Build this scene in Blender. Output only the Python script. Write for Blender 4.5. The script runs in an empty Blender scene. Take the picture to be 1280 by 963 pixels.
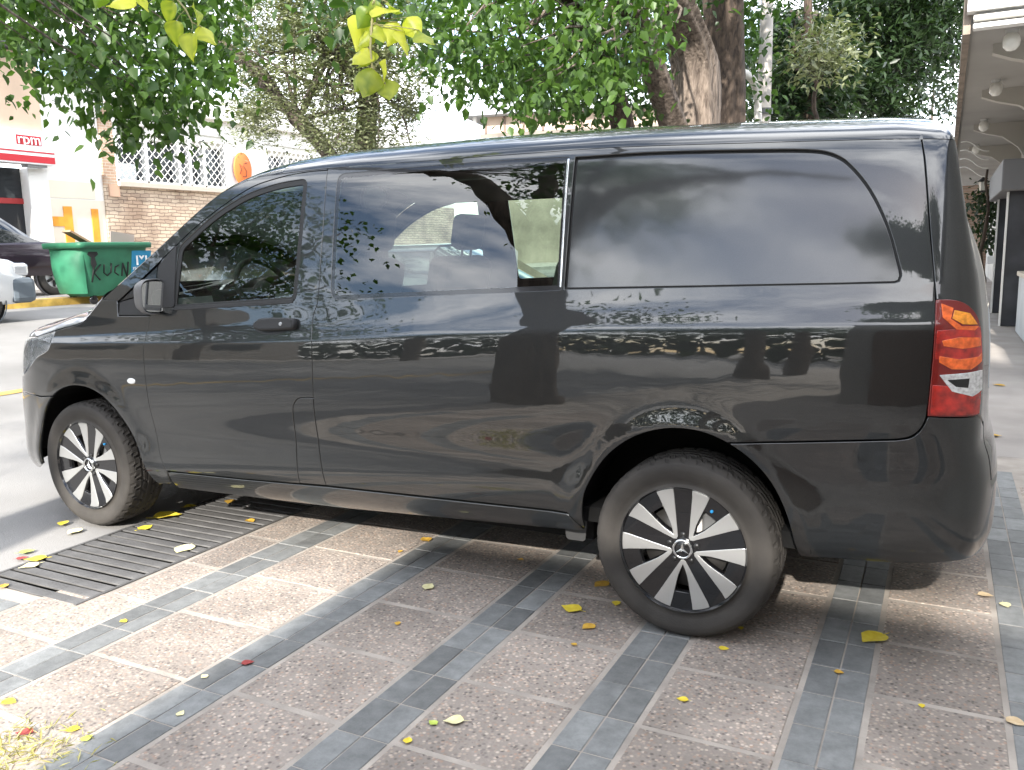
import bpy, bmesh, math, random
import numpy as np
from math import sin, cos, pi, radians, hypot, atan2, sqrt
from mathutils import Vector, Matrix
from mathutils.geometry import delaunay_2d_cdt
random.seed(7); rng = np.random.default_rng(7)
scn = bpy.context.scene
COL = scn.collection
# ------------------------------------------------------------------ camera
CAM = np.array([3.9928, -2.8679, 1.4177]); YAW, PITCH, ROLL, FPX = .469972, .158299, -.020372, 1062.86
cy_, sy_, cp_, sp_ = cos(YAW), sin(YAW), cos(PITCH), sin(PITCH)
C_F = np.array([-sy_*cp_, cy_*cp_, -sp_]); _r = np.array([cy_, sy_, 0.]); _u = np.cross(_r, C_F)
C_R = cos(ROLL)*_r + sin(ROLL)*_u; C_U = -sin(ROLL)*_r + cos(ROLL)*_u
cam = bpy.data.cameras.new('camera'); cam.sensor_width = 36.; cam.lens = 36.*FPX/1280.
cam.clip_start = .05; cam.clip_end = 900.
camo = bpy.data.objects.new('camera', cam); COL.objects.link(camo)
M = Matrix(((C_R[0], C_U[0], -C_F[0], CAM[0]), (C_R[1], C_U[1], -C_F[1], CAM[1]), (C_R[2], C_U[2], -C_F[2], CAM[2]), (0, 0, 0, 1)))
camo.matrix_world = M
scn.camera = camo
def at(px, py, depth):
    """surveyed place: the point seen at that spot of the photograph, that many metres away"""
    return CAM + depth*(C_F + C_R*(px-640)/FPX + C_U*(481.5-py)/FPX)
def onX(px, py, X):
    d = C_F + C_R*(px-640)/FPX + C_U*(481.5-py)/FPX
    return CAM + d*(X-CAM[0])/d[0]
def onZ(px, py, Z=0.):
    d = C_F + C_R*(px-640)/FPX + C_U*(481.5-py)/FPX
    return CAM + d*(Z-CAM[2])/d[2]
# ------------------------------------------------------------------ light
SUN = Vector((.28, -1.85, 1.)).normalized()
w = bpy.data.worlds.new('World'); scn.world = w; w.use_nodes = True
nt = w.node_tree; bg = nt.nodes['Background']
sky = nt.nodes.new('ShaderNodeTexSky'); sky.sky_type = 'NISHITA'; sky.sun_disc = False
sky.sun_elevation = math.asin(SUN.z); sky.sun_rotation = atan2(SUN.x, SUN.y)
sky.altitude = 700; sky.air_density = 1.; sky.dust_density = 1.; sky.ozone_density = 1.2
# broken fair-weather cloud over the whole sky
_tc = nt.nodes.new('ShaderNodeTexCoord'); _mp = nt.nodes.new('ShaderNodeMapping'); _mp.inputs['Scale'].default_value = (1., 1., 2.6); _mp.inputs['Location'].default_value = (.7, .35, 0.); nt.links.new(_tc.outputs['Generated'], _mp.inputs[0])
_nz = nt.nodes.new('ShaderNodeTexNoise'); _nz.inputs['Scale'].default_value = 2.6; _nz.inputs['Detail'].default_value = 9; _nz.inputs['Roughness'].default_value = .58; nt.links.new(_mp.outputs[0], _nz.inputs['Vector'])
_rp = nt.nodes.new('ShaderNodeValToRGB'); _rp.color_ramp.elements[0].position = .43; _rp.color_ramp.elements[1].position = .61; nt.links.new(_nz.outputs[0], _rp.inputs[0])
_mx = nt.nodes.new('ShaderNodeMix'); _mx.data_type = 'RGBA'; nt.links.new(_rp.outputs[0], _mx.inputs[0]); nt.links.new(sky.outputs[0], _mx.inputs[6]); _mx.inputs[7].default_value = (15., 15.2, 15.6, 1)
nt.links.new(_mx.outputs[2], bg.inputs[0]); bg.inputs[1].default_value = .15
sl = bpy.data.lights.new('sun', 'SUN'); sl.energy = 5.; sl.angle = radians(1.); sl.color = (1., .95, .87)
so = bpy.data.objects.new('sun', sl); COL.objects.link(so); so.location = (0, 0, 30)
so.rotation_euler = SUN.to_track_quat('Z', 'Y').to_euler()
scn.view_settings.view_transform = 'Standard'; scn.view_settings.look = 'None'
scn.view_settings.exposure = 1.38; scn.view_settings.gamma = 1.; scn.view_settings.use_curve_mapping = False
# ------------------------------------------------------------------ materials
MATS = {}
def mat(name, col=(.5, .5, .5), rough=.6, metal=0., coat=0., coat_rough=.03, var=0., vscale=6., bump=0., bscale=60., spec=.5, emit=None, col2=None, detail=4., coords='Object', trans=0., ior=1.45, alpha=1.):
    if name in MATS: return MATS[name]
    m = bpy.data.materials.new(name); m.use_nodes = True; t = m.node_tree; b = t.nodes['Principled BSDF']
    I = b.inputs
    I['Base Color'].default_value = (*col, 1); I['Roughness'].default_value = rough; I['Metallic'].default_value = metal
    I['Coat Weight'].default_value = coat; I['Coat Roughness'].default_value = coat_rough; I['Specular IOR Level'].default_value = spec
    I['IOR'].default_value = ior; I['Transmission Weight'].default_value = trans
    tc = t.nodes.new('ShaderNodeTexCoord')
    if var or col2:
        n = t.nodes.new('ShaderNodeTexNoise'); n.inputs['Scale'].default_value = vscale; n.inputs['Detail'].default_value = detail
        t.links.new(tc.outputs[coords], n.inputs['Vector'])
        r = t.nodes.new('ShaderNodeValToRGB'); r.color_ramp.elements[0].position = .32; r.color_ramp.elements[1].position = .68
        c2 = col2 if col2 else tuple(min(1, c*(1+var)) for c in col); c1 = col if col2 else tuple(c*(1-var) for c in col)
        r.color_ramp.elements[0].color = (*c1, 1); r.color_ramp.elements[1].color = (*c2, 1)
        t.links.new(n.outputs[0], r.inputs[0]); t.links.new(r.outputs[0], I['Base Color'])
    if bump:
        n2 = t.nodes.new('ShaderNodeTexNoise'); n2.inputs['Scale'].default_value = bscale; n2.inputs['Detail'].default_value = 5
        t.links.new(tc.outputs[coords], n2.inputs['Vector'])
        bp = t.nodes.new('ShaderNodeBump'); bp.inputs['Strength'].default_value = bump; bp.inputs['Distance'].default_value = .01
        t.links.new(n2.outputs[0], bp.inputs['Height']); t.links.new(bp.outputs[0], I['Normal'])
    if emit:
        I['Emission Color'].default_value = (*emit[:3], 1); I['Emission Strength'].default_value = emit[3]
    MATS[name] = m
    return m
def glass_mat(name, tint, refl_ior=1.5):
    if name in MATS: return MATS[name]
    m = bpy.data.materials.new(name); m.use_nodes = True; t = m.node_tree; t.nodes.remove(t.nodes['Principled BSDF'])
    o = t.nodes['Material Output']; tr = t.nodes.new('ShaderNodeBsdfTransparent'); tr.inputs[0].default_value = (*tint, 1)
    g = t.nodes.new('ShaderNodeBsdfGlossy'); g.inputs['Roughness'].default_value = .0; g.inputs[0].default_value = (1, 1, 1, 1)
    f = t.nodes.new('ShaderNodeFresnel'); f.inputs[0].default_value = refl_ior
    mx = t.nodes.new('ShaderNodeMixShader')
    t.links.new(f.outputs[0], mx.inputs[0]); t.links.new(tr.outputs[0], mx.inputs[1]); t.links.new(g.outputs[0], mx.inputs[2]); t.links.new(mx.outputs[0], o.inputs[0])
    MATS[name] = m
    return m
# ------------------------------------------------------------------ object helpers
def tag(o, label=None, cat=None, group=None, kind=None):
    if label: o['label'] = label
    if cat: o['category'] = cat
    if group: o['group'] = group
    if kind: o['kind'] = kind
    return o
def empty(name, loc=(0, 0, 0), rz=0., label=None, cat=None, group=None):
    o = bpy.data.objects.new(name, None); o.empty_display_size = .1; COL.objects.link(o)
    o.location = loc; o.rotation_euler = (0, 0, rz)
    return tag(o, label, cat, group)
def link(name, me, parent=None, m=None):
    if m is not None: me.materials.clear(); me.materials.append(m)
    o = bpy.data.objects.new(name, me); COL.objects.link(o)
    if parent is not None: o.parent = parent
    return o
def copy_tree(o, parent=None):
    c = o.copy(); COL.objects.link(c)
    if parent is not None: c.parent = parent
    for ch in o.children: copy_tree(ch, c)
    return c
class MB:
    """collects shapes; build() links them as one mesh"""
    def __init__(s): s.v = []; s.f = []; s.sm = []
    def add(s, vs, fs, smooth=False):
        k = len(s.v); s.v += [tuple(map(float, q)) for q in vs]; s.f += [tuple(i+k for i in q) for q in fs]; s.sm += [smooth]*len(fs); return s
    def box(s, x0, x1, y0, y1, z0, z1, b=0.):
        if b <= 0:
            vs = [(x, y, z) for x in (x0, x1) for y in (y0, y1) for z in (z0, z1)]
            return s.add(vs, [(0, 1, 3, 2), (4, 6, 7, 5), (0, 4, 5, 1), (2, 3, 7, 6), (0, 2, 6, 4), (1, 5, 7, 3)])
        bm = bmesh.new(); bmesh.ops.create_cube(bm, size=1.)
        for q in bm.verts: q.co = ((x0+x1)/2+q.co.x*(x1-x0), (y0+y1)/2+q.co.y*(y1-y0), (z0+z1)/2+q.co.z*(z1-z0))
        bmesh.ops.bevel(bm, geom=bm.edges[:], offset=b, segments=2, affect='EDGES', profile=.5)
        bm.verts.index_update()
        s.add([q.co[:] for q in bm.verts], [[q.index for q in f.verts] for f in bm.faces]); bm.free(); return s
    def xf(s, M, k=0):
        s.v = s.v[:k]+[tuple(M @ Vector(q)) for q in s.v[k:]]; return s
    def tube(s, pts, rad, n=10, cap=True, smooth=True):
        pts = [np.array(q, float) for q in pts]; m = len(pts)
        if not hasattr(rad, '__len__'): rad = [rad]*m
        ref = None; vs = []
        for i in range(m):
            t = pts[min(i+1, m-1)]-pts[max(i-1, 0)]; t = t/(np.linalg.norm(t)+1e-9)
            if ref is None:
                ref = np.cross(t, [0, 0, 1.]);
                if np.linalg.norm(ref) < .05: ref = np.cross(t, [1., 0, 0])
            a = ref-t*(ref@t); a /= np.linalg.norm(a)+1e-9; ref = a; b = np.cross(t, a)
            for j in range(n):
                q = 2*pi*j/n; vs.append(pts[i]+rad[i]*(cos(q)*a+sin(q)*b))
        fs = [(i*n+j, i*n+(j+1) % n, (i+1)*n+(j+1) % n, (i+1)*n+j) for i in range(m-1) for j in range(n)]
        if cap: fs += [tuple(range(n))[::-1], tuple((m-1)*n+j for j in range(n))]
        return s.add(vs, fs, smooth)
    def lathe(s, prof, c=(0, 0, 0), axis='z', n=32, smooth=True, close=False):
        vs = []; m = len(prof)
        for r, h in prof:
            for j in range(n):
                q = 2*pi*j/n; a, b = r*cos(q), r*sin(q)
                vs.append({'z': (c[0]+a, c[1]+b, c[2]+h), 'y': (c[0]+a, c[1]+h, c[2]+b), 'x': (c[0]+h, c[1]+a, c[2]+b)}[axis])
        fs = [(i*n+j, i*n+(j+1) % n, (i+1)*n+(j+1) % n, (i+1)*n+j) for i in range(m-1) for j in range(n)]
        if close: fs += [tuple(range(n))[::-1], tuple((m-1)*n+j for j in range(n))]
        return s.add(vs, fs, smooth)
    def prism(s, poly, h0, h1, axis='y'):
        """polygon (a,b) extruded along axis: y -> (a,h,b), x -> (h,a,b), z -> (a,b,h)"""
        f = {'y': lambda a, b, h: (a, h, b), 'x': lambda a, b, h: (h, a, b), 'z': lambda a, b, h: (a, b, h)}[axis]
        n = len(poly); vs = [f(a, b, h0) for a, b in poly]+[f(a, b, h1) for a, b in poly]
        fs = [tuple(range(n))[::-1], tuple(range(n, 2*n))]+[(i, (i+1) % n, n+(i+1) % n, n+i) for i in range(n)]
        return s.add(vs, fs)
    def grid(s, G, smooth=True, flip=False):
        a, b = len(G), len(G[0]); vs = [q for r in G for q in r]
        fs = [(i*b+j, i*b+j+1, (i+1)*b+j+1, (i+1)*b+j) for i in range(a-1) for j in range(b-1)]
        if flip: fs = [q[::-1] for q in fs]
        return s.add(vs, fs, smooth)
    def mesh(s, name, fix=True):
        me = bpy.data.meshes.new(name); me.from_pydata(s.v, [], s.f); me.polygons.foreach_set('use_smooth', s.sm)
        if fix:
            bm = bmesh.new(); bm.from_mesh(me); bmesh.ops.recalc_face_normals(bm, faces=bm.faces[:]); bm.to_mesh(me); bm.free()
        me.update(); return me
    def build(s, name, m, parent=None, fix=True): return link(name, s.mesh(name, fix), parent, m)
def boxo(name, m, parent, *a, b=0.): return MB().box(*a, b=b).build(name, m, parent)
def spl(pts, step=.01, closed=False):
    """centripetal-like Catmull-Rom through 2D/3D points, resampled"""
    P = [np.array(q, float) for q in pts]
    if len(P) == 2: n = max(1, int(np.linalg.norm(P[1]-P[0])/step)); return [P[0]+(P[1]-P[0])*i/n for i in range(n+1)]
    out = []; m = len(P)
    for i in range(m if closed else m-1):
        p1, p2 = P[i % m], P[(i+1) % m]
        p0 = P[(i-1) % m] if closed or i > 0 else 2*p1-p2
        p3 = P[(i+2) % m] if closed or i < m-2 else 2*p2-p1
        L = np.linalg.norm(p2-p1); n = max(1, int(L/step))
        m1 = (p2-p0)/(np.linalg.norm(p2-p1)+np.linalg.norm(p1-p0)+1e-9)*L; m2 = (p3-p1)/(np.linalg.norm(p3-p2)+np.linalg.norm(p2-p1)+1e-9)*L
        for k in range(n):
            t = k/n; out.append((2*t**3-3*t*t+1)*p1+(t**3-2*t*t+t)*m1+(-2*t**3+3*t*t)*p2+(t**3-t*t)*m2)
    if not closed: out.append(P[-1])
    return out
def round_poly(pts, r, n=6):
    """polygon with rounded corners; r a number or one per corner"""
    out = []; m = len(pts)
    for i in range(m):
        p = np.array(pts[i], float); a = np.array(pts[i-1], float)-p; b = np.array(pts[(i+1) % m], float)-p
        la, lb = np.linalg.norm(a), np.linalg.norm(b); a /= la; b /= lb
        q = r[i] if hasattr(r, '__len__') else r; q = min(q, la*.45, lb*.45)
        if q <= 1e-5: out.append(p); continue
        for k in range(n+1):
            t = k/n; out.append((1-t)**2*(p+a*q)+2*t*(1-t)*p+t*t*(p+b*q))
    return out
def densify(P, step=.02):
    out = []; m = len(P)
    for i in range(m):
        a, b = np.array(P[i], float), np.array(P[(i+1) % m], float); n = max(1, int(math.ceil(np.linalg.norm(b-a)/step)))
        out += [a+(b-a)*k/n for k in range(n)]
    return out
def poly_area(P):
    P = np.array(P); x, y = P[:, 0], P[:, 1]; return .5*np.sum(x*np.roll(y, -1)-np.roll(x, -1)*y)
def clean(P, eps=1e-4):
    out = []
    for q in P:
        if not out or np.linalg.norm(np.array(q)-out[-1]) > eps: out.append(np.array(q, float))
    if np.linalg.norm(out[0]-out[-1]) <= eps: out.pop()
    return out
def offset(P, d):
    """shrink (d>0) a polygon by d"""
    P = np.array(clean(P)); s = 1 if poly_area(P) > 0 else -1
    e1 = P-np.roll(P, 1, 0); e2 = np.roll(P, -1, 0)-P
    n1 = np.stack([-e1[:, 1], e1[:, 0]], 1)/np.linalg.norm(e1, axis=1)[:, None]*s
    n2 = np.stack([-e2[:, 1], e2[:, 0]], 1)/np.linalg.norm(e2, axis=1)[:, None]*s
    b = n1+n2; l = np.sum(b*b, 1); k = np.where(l > .3, 2/np.maximum(l, .3), 1.2)[:, None]
    return list(P+b*k*d*1.)
def inside(P, Q):
    P = np.array(P); Q = np.atleast_2d(Q); r = np.zeros(len(Q), bool); x, y = Q[:, 0], Q[:, 1]
    a, b = P, np.roll(P, -1, 0)
    for (x1, y1), (x2, y2) in zip(a, b):
        if y1 == y2: continue
        c = ((y1 > y) != (y2 > y)) & (x < (x2-x1)*(y-y1)/(y2-y1)+x1); r ^= c
    return r
def dist_poly(P, Q):
    A = np.array(P); B = np.roll(A, -1, 0); Q = np.atleast_2d(Q); d = np.full(len(Q), 9.)
    for a, b in zip(A, B):
        e = b-a; t = np.clip(((Q-a)@e)/(e@e+1e-12), 0, 1); d = np.minimum(d, np.hypot(*(Q-a-t[:, None]*e).T))
    return d
def cdt(outer, holes=(), dx=.04, dy=.02, rows=()):
    """triangulate a 2D region with interior grid points -> pts, tris, loops"""
    loops = [clean(outer)]+[clean(h) for h in holes]
    V = []; E = []; L = []
    for lp in loops:
        k = len(V); V += [tuple(q) for q in lp]; n = len(lp); E += [(k+i, k+(i+1) % n) for i in range(n)]; L.append(list(range(k, k+n)))
    A = np.array(loops[0]); x0, y0 = A.min(0); x1, y1 = A.max(0)
    ys = list(np.arange(y0+dy/2, y1, dy))+[r for r in rows if y0 < r < y1]
    xs = np.arange(x0+dx/2, x1, dx)
    if len(xs) and len(ys):
        Q = np.array([(x, y) for y in ys for x in xs]); ok = inside(loops[0], Q)
        for h in loops[1:]: ok &= ~inside(h, Q)
        Q = Q[ok]
        if len(Q):
            mn = min(dx, dy)*.45; ok = np.ones(len(Q), bool)
            for lp in loops: ok &= dist_poly(lp, Q) > mn
            Q = Q[ok]; V += [tuple(q) for q in Q]
    r = delaunay_2d_cdt([Vector(q) for q in V], E, [], 0, 1e-7)
    pts = np.array([q[:] for q in r[0]]); tris = np.array([f for f in r[2] if len(f) == 3])
    c = pts[tris].mean(1); ok = inside(loops[0], c)
    for h in loops[1:]: ok &= ~inside(h, c)
    tris = tris[ok]
    mp = {}
    for i, og in enumerate(r[3]):
        for k in og: mp[k] = i
    L = [[mp[k] for k in lp if k in mp] for lp in L]
    return pts, tris, L
def surf_panel(name, m, parent, outer, holes, S, SN, gap=.0025, hgap=None, depth=.016, push=0., dx=.04, dy=.02, rows=(), edge=.002, densi=.02):
    """a sheet of the surface S(u,v), cut to an outline, with rolled edges and true surface normals"""
    o = offset(densify(clean(outer, 1e-3), densi), gap) if gap else densify(clean(outer, 1e-3), densi)
    hg = gap if hgap is None else hgap
    hs = [offset(densify(clean(h, 1e-3), densi), -hg) for h in holes]
    P, T, L = cdt(o, hs, dx, dy, rows)
    X = S(P[:, 0], P[:, 1]); Nn = SN(P[:, 0], P[:, 1]); X = X-Nn*push
    # triangle winding to agree with the normals
    a, b, c = X[T[:, 0]], X[T[:, 1]], X[T[:, 2]]
    fl = np.einsum('ij,ij->i', np.cross(b-a, c-a), Nn[T[:, 0]]) < 0; T[fl] = T[fl][:, ::-1]
    V = [X]; NN = [Nn]; F = [tuple(t) for t in T]; k = len(X)
    if depth:
        for li, lp in enumerate(L):
            n = len(lp); Q = X[lp]; q = Nn[lp]
            tg = np.roll(Q, -1, 0)-np.roll(Q, 1, 0); out = np.cross(tg, q); out /= np.linalg.norm(out, axis=1)[:, None]+1e-9
            s = 1 if poly_area(P[lp]) > 0 else -1
            # decide the outward side by testing in 2D
            t2 = P[lp[1 % n]]-P[lp[0]]; n2 = np.array([t2[1], -t2[0]])*s*(1 if li == 0 else -1)
            tp = P[lp[0]]+n2/(np.linalg.norm(n2)+1e-9)*1e-3
            d = S(tp[:1], tp[1:2])[0]-S(P[lp[0]][:1], P[lp[0]][1:])[0]
            if d@out[0] < 0: out = -out
            r1 = Q+out*edge-q*edge; r2 = Q+out*edge-q*depth
            V += [r1, r2]; NN += [(out*.8+q*.6), out]
            i1, i2 = k, k+n; k += 2*n
            for i in range(n):
                j = (i+1) % n
                for fa in ((lp[i], lp[j], i1+j, i1+i), (i1+i, i1+j, i2+j, i2+i)): F.append(fa)
    V = np.concatenate(V); NN = np.concatenate(NN); NN /= np.linalg.norm(NN, axis=1)[:, None]+1e-9
    G = []
    for f in F:
        a, b, c = V[f[0]], V[f[1]], V[f[2]]
        G.append(f if np.cross(b-a, c-a)@(NN[f[0]]+NN[f[2]]) >= 0 else f[::-1])
    me = bpy.data.meshes.new(name); me.from_pydata([tuple(q) for q in V], [], G)
    me.polygons.foreach_set('use_smooth', [True]*len(me.polygons)); me.update()
    me.normals_split_custom_set_from_vertices([tuple(q) for q in NN])
    return link(name, me, parent, m)
# ------------------------------------------------------------------ van body surface F(u, z): u runs along the plan outline (u = x on the flanks), z is height
def _plan():
    pts = []; b = .964
    a, n, cx = .745, 3.0, -.15
    for i in range(400):
        t = pi/2-i/400*pi/2; pts.append((cx-a*abs(sin(t))**(2/n), .964-b*abs(cos(t))**(2/n)))
    for i in range(1, 200): pts.append((-.15+3.75*i/200, 0.))
    a, n, cx = .645, 6., 3.6
    for i in range(400):
        t = i/399*pi/2; pts.append((cx+a*abs(sin(t))**(2/n), .964-b*abs(cos(t))**(2/n)))
    p = np.array(pts); d = np.hypot(*np.diff(p, axis=0).T); u = np.concatenate([[0], np.cumsum(d)])
    i0 = int(np.argmin(np.abs(p[:, 0]-1.6)+(p[:, 1] > .001)*9)); u = u-u[i0]+p[i0, 0]
    uu = np.linspace(u[0], u[-1], 900)
    q = np.stack([np.interp(uu, u, p[:, 0]), np.interp(uu, u, p[:, 1])], 1)
    t = np.gradient(q, axis=0); t /= np.linalg.norm(t, axis=1)[:, None]
    n = np.stack([-t[:, 1], t[:, 0]], 1); k = np.ones(15)/15
    n = np.stack([np.convolve(np.pad(n[:, j], 7, 'edge'), k, 'valid') for j in (0, 1)], 1)
    return uu, q, n/np.linalg.norm(n, axis=1)[:, None]
PU, PP, PN = _plan()
def pchip(x, y):
    x = np.array(x, float); y = np.array(y, float); h = np.diff(x); d = np.diff(y)/h
    m = np.zeros(len(x)); m[0] = d[0]; m[-1] = d[-1]
    for i in range(1, len(x)-1):
        if d[i-1]*d[i] > 0:
            w1 = 2*h[i]+h[i-1]; w2 = h[i]+2*h[i-1]; m[i] = (w1+w2)/(w1/d[i-1]+w2/d[i])
    def f(q):
        q = np.asarray(q, float); c = np.clip(q, x[0], x[-1]); i = np.clip(np.searchsorted(x, c)-1, 0, len(x)-2)
        t = (c-x[i])/h[i]
        r = (2*t**3-3*t**2+1)*y[i]+(t**3-2*t**2+t)*h[i]*m[i]+(-2*t**3+3*t**2)*y[i+1]+(t**3-t**2)*h[i]*m[i+1]
        return r+np.where(q < x[0], (q-x[0])*m[0], 0)+np.where(q > x[-1], (q-x[-1])*m[-1], 0)
    return f
def smooth_table(x, y, sig):
    """piecewise table -> finely sampled, gaussian-smoothed lookup (soft, continuous curvature)"""
    f = pchip(x, y); g = np.linspace(x[0]-.1, x[-1]+.1, 1400); v = f(g); s = sig/(g[1]-g[0])
    k = np.exp(-.5*(np.arange(-int(4*s), int(4*s)+1)/s)**2); k /= k.sum(); n = len(k)//2
    v = np.convolve(np.pad(v, n, 'reflect', reflect_type='odd'), k, 'valid')
    return lambda q: np.interp(q, g, v)
RK = .033
_th = smooth_table([.22, .27, .31, .35, .39, .43, .46, .51, .56, .61, .66, .71, .76, .82, .90, 1.0, 1.045, 1.06, 1.08, 1.10, 1.14, 1.2, 1.3, 1.5, 1.65, 1.70, 1.74, 1.80],
                   [-70, -62, -45, -28, -14, -4, 1, 5, 3.5, -2.5, -5.5, -4.5, -1.2, 1.0, 2.5, 3.8, 4.5, 6, 14, 17, 15, 12.5, 12.5, 13.5, 16, 22, 31, 42], .006)   # lean of the flank, degrees
_zz = np.linspace(.22, 1.82, 1600); _ii = np.cumsum(np.tan(np.radians(_th(_zz))))*(_zz[1]-_zz[0]); _ii += .012-np.interp(.43, _zz, _ii)
def T_SIDE(q): return np.interp(q, _zz, _ii)
T_REAR = smooth_table([.28, .36, .45, .60, .70, .76, .84, 1.0, 1.25, 1.6, 1.72, 1.88], [.15, .08, .052, .05, .062, .085, .09, .095, .12, .22, .27, .42], .012)
T_FRONT = smooth_table([.2, .3, .45, .65, .8, 1.0, 1.2], [.12, .06, .0, .0, .04, .14, .3], .012)
Z_TOP = pchip([-1, 1.0, 1.6, 2.7, 3.44, 4.3], [1.735, 1.745, 1.762, 1.762, 1.74, 1.70])
CREASE = pchip([-1, .5, 1.55, 2.25, 2.73, 4.3], [-.055, -.042, -.028, -.006, .005, .008])
ARCH = ((.022, .345, .405), (3.2, .352, .415))
def zprime(x, z):
    """height in the body's own table, from height above the ground"""
    zb = 1.21+RK*(x-1.6); zt = Z_TOP(x)
    lo = z-RK*(x-1.6); hi = 1.21+(z-zb)/(zt-zb)*.49
    q = np.where(z > zb, hi, lo)
    return q-CREASE(x)*np.exp(-((q-1.07)/.10)**2)
def F(u, z):
    u = np.asarray(u, float); z = np.asarray(z, float)
    px = np.interp(u, PU, PP[:, 0]); py = np.interp(u, PU, PP[:, 1]); nx = np.interp(u, PU, PN[:, 0]); ny = np.interp(u, PU, PN[:, 1])
    l = np.hypot(nx, ny); nx = nx/l; ny = ny/l
    q = zprime(np.clip(px, -.9, 4.3), z)
    wr = np.where(nx < 0, nx*nx, 0); wf = np.where(nx > 0, nx*nx, 0)
    ins = T_SIDE(q)*(1-wr-wf)+T_REAR(q+.06)*wr+T_FRONT(q+.05)*wf
    for cx, cz, r in ARCH:
        d = np.hypot(u-cx, z-cz); ins = ins-.013*np.exp(-((d-r-.01)/.055)**2)*(1-wr-wf)
    return np.stack([px+nx*ins, py+ny*ins, z+0*px], -1)
def FN(u, z, e=1.5e-3):
    u = np.asarray(u, float); z = np.asarray(z, float)
    n = np.cross(F(u+e, z)-F(u-e, z), F(u, z+e)-F(u, z-e)); return n/(np.linalg.norm(n, axis=-1, keepdims=True)+1e-12)
# ------------------------------------------------------------------ van
def paint_mat(name='van_paint', crough=.02):
    m = bpy.data.materials.new(name); m.use_nodes = True; t = m.node_tree; b = t.nodes['Principled BSDF']; I = b.inputs
    I['Metallic'].default_value = .55; I['Roughness'].default_value = .34; I['Coat Weight'].default_value = 1.; I['Coat Roughness'].default_value = crough; I['Coat IOR'].default_value = 1.7
    tc = t.nodes.new('ShaderNodeTexCoord'); n = t.nodes.new('ShaderNodeTexVoronoi'); n.inputs['Scale'].default_value = 1400
    t.links.new(tc.outputs['Object'], n.inputs['Vector'])
    r = t.nodes.new('ShaderNodeValToRGB'); r.color_ramp.elements[0].color = (.006, .0068, .007, 1); r.color_ramp.elements[1].color = (.020, .0222, .0228, 1)
    sp = t.nodes.new('ShaderNodeSeparateColor'); t.links.new(n.outputs['Color'], sp.inputs[0]); t.links.new(sp.outputs[0], r.inputs[0]); t.links.new(r.outputs[0], I['Base Color'])
    # orange-peel of the clear coat
    q = t.nodes.new('ShaderNodeTexNoise'); q.inputs['Scale'].default_value = 9.; q.inputs['Detail'].default_value = 1.
    t.links.new(tc.outputs['Object'], q.inputs['Vector']); bp = t.nodes.new('ShaderNodeBump'); bp.inputs['Strength'].default_value = .05; bp.inputs['Distance'].default_value = .01
    t.links.new(q.outputs[0], bp.inputs['Height']); t.links.new(bp.outputs[0], I['Coat Normal'])
    return m
PAINT = paint_mat(); PAINT2 = paint_mat('van_paint_panel', .075)
BLACK = mat('black_plastic', (.018, .018, .019), .55, bump=.15, bscale=500)
RUBBER = mat('seal_rubber', (.012, .012, .012), .5)
SHELLM = mat('shell_black', (.004, .004, .004), .9)
DARKIN = mat('cabin_dark', (.03, .031, .033), .75, bump=.2, bscale=300)
CABGREY = mat('cabin_grey', (.30, .30, .29), .85)
CHROME = mat('chrome', (.75, .76, .77), .12, metal=1.)
SILVER = mat('machined_alloy', (.60, .60, .585), .34, metal=.8)
GBLACK = mat('gloss_black', (.008, .008, .009), .16, coat=.6)
TYRE = mat('tyre_rubber', (.040, .036, .032), .78, var=.22, vscale=9., bump=.12, bscale=160)
GLASS = glass_mat('tinted_glass', (.72, .80, .73), 1.66)
DGLASS = glass_mat('privacy_glass', (.60, .70, .63), 1.75)
UM, UN = float(PU[-1]), float(PU[0])
def ROOFZ(x): zb = 1.21+RK*(np.asarray(x, float)-1.6); return zb+(Z_TOP(x)-zb)*(1.72-1.21)/.49
def plx(u): return np.interp(u, PU, PP[:, 0])
van = empty('van', (1.6, .964, 0), 0, 'dark grey panel van with twin spoke alloy wheels parked across the tiled pavement', 'van')
A3 = lambda L: [np.array(q, float) for q in L]
fd_gap = spl([(.530, 1.131), (.503, .996), (.506, .867), (.525, .641), (.559, .456), (.593, .352)])
b_low = spl([(1.594, .398), (1.566, .55), (1.557, .698), (1.556, .795)])
b_up = spl([(1.556, .795), (1.556, .899), (1.555, .998), (1.547, 1.10), (1.548, 1.15), (1.566, 1.206), (1.569, 1.40), (1.567, 1.609), (1.560, 1.775)])
farch = spl([(.486, .272), (.467, .336), (.420, .473), (.355, .575), (.277, .667), (.188, .729), (.073, .764), (-.062, .760), (-.180, .712), (-.282, .614), (-.352, .49), (-.391, .306)])
rarch = spl([(2.814, .350), (2.818, .44), (2.836, .527), (2.907, .647), (3.012, .735), (3.132, .780), (3.244, .784), (3.340, .757), (3.437, .696), (3.513, .612), (3.566, .503), (3.598, .352)])
door_top = spl([(1.560, 1.775), (1.45, 1.774), (1.291, 1.758), (1.111, 1.716), (.824, 1.568), (.590, 1.405)])
fuel_e = spl([(1.441, .392), (1.433, .527), (1.431, .689)])+spl([(1.431, .70), (1.440, .755), (1.470, .786), (1.556, .795)])
PANELS = []
ROWS = [.62, .64, .66, .68]+[1.0+.01*i for i in range(22)]
def P_(name, m, outer, holes=(), **k):
    o = surf_panel(name, m, van, outer, holes, F, FN, rows=ROWS, **k); o.location = (-1.6, -.964, 0); PANELS.append(o); return o
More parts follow.
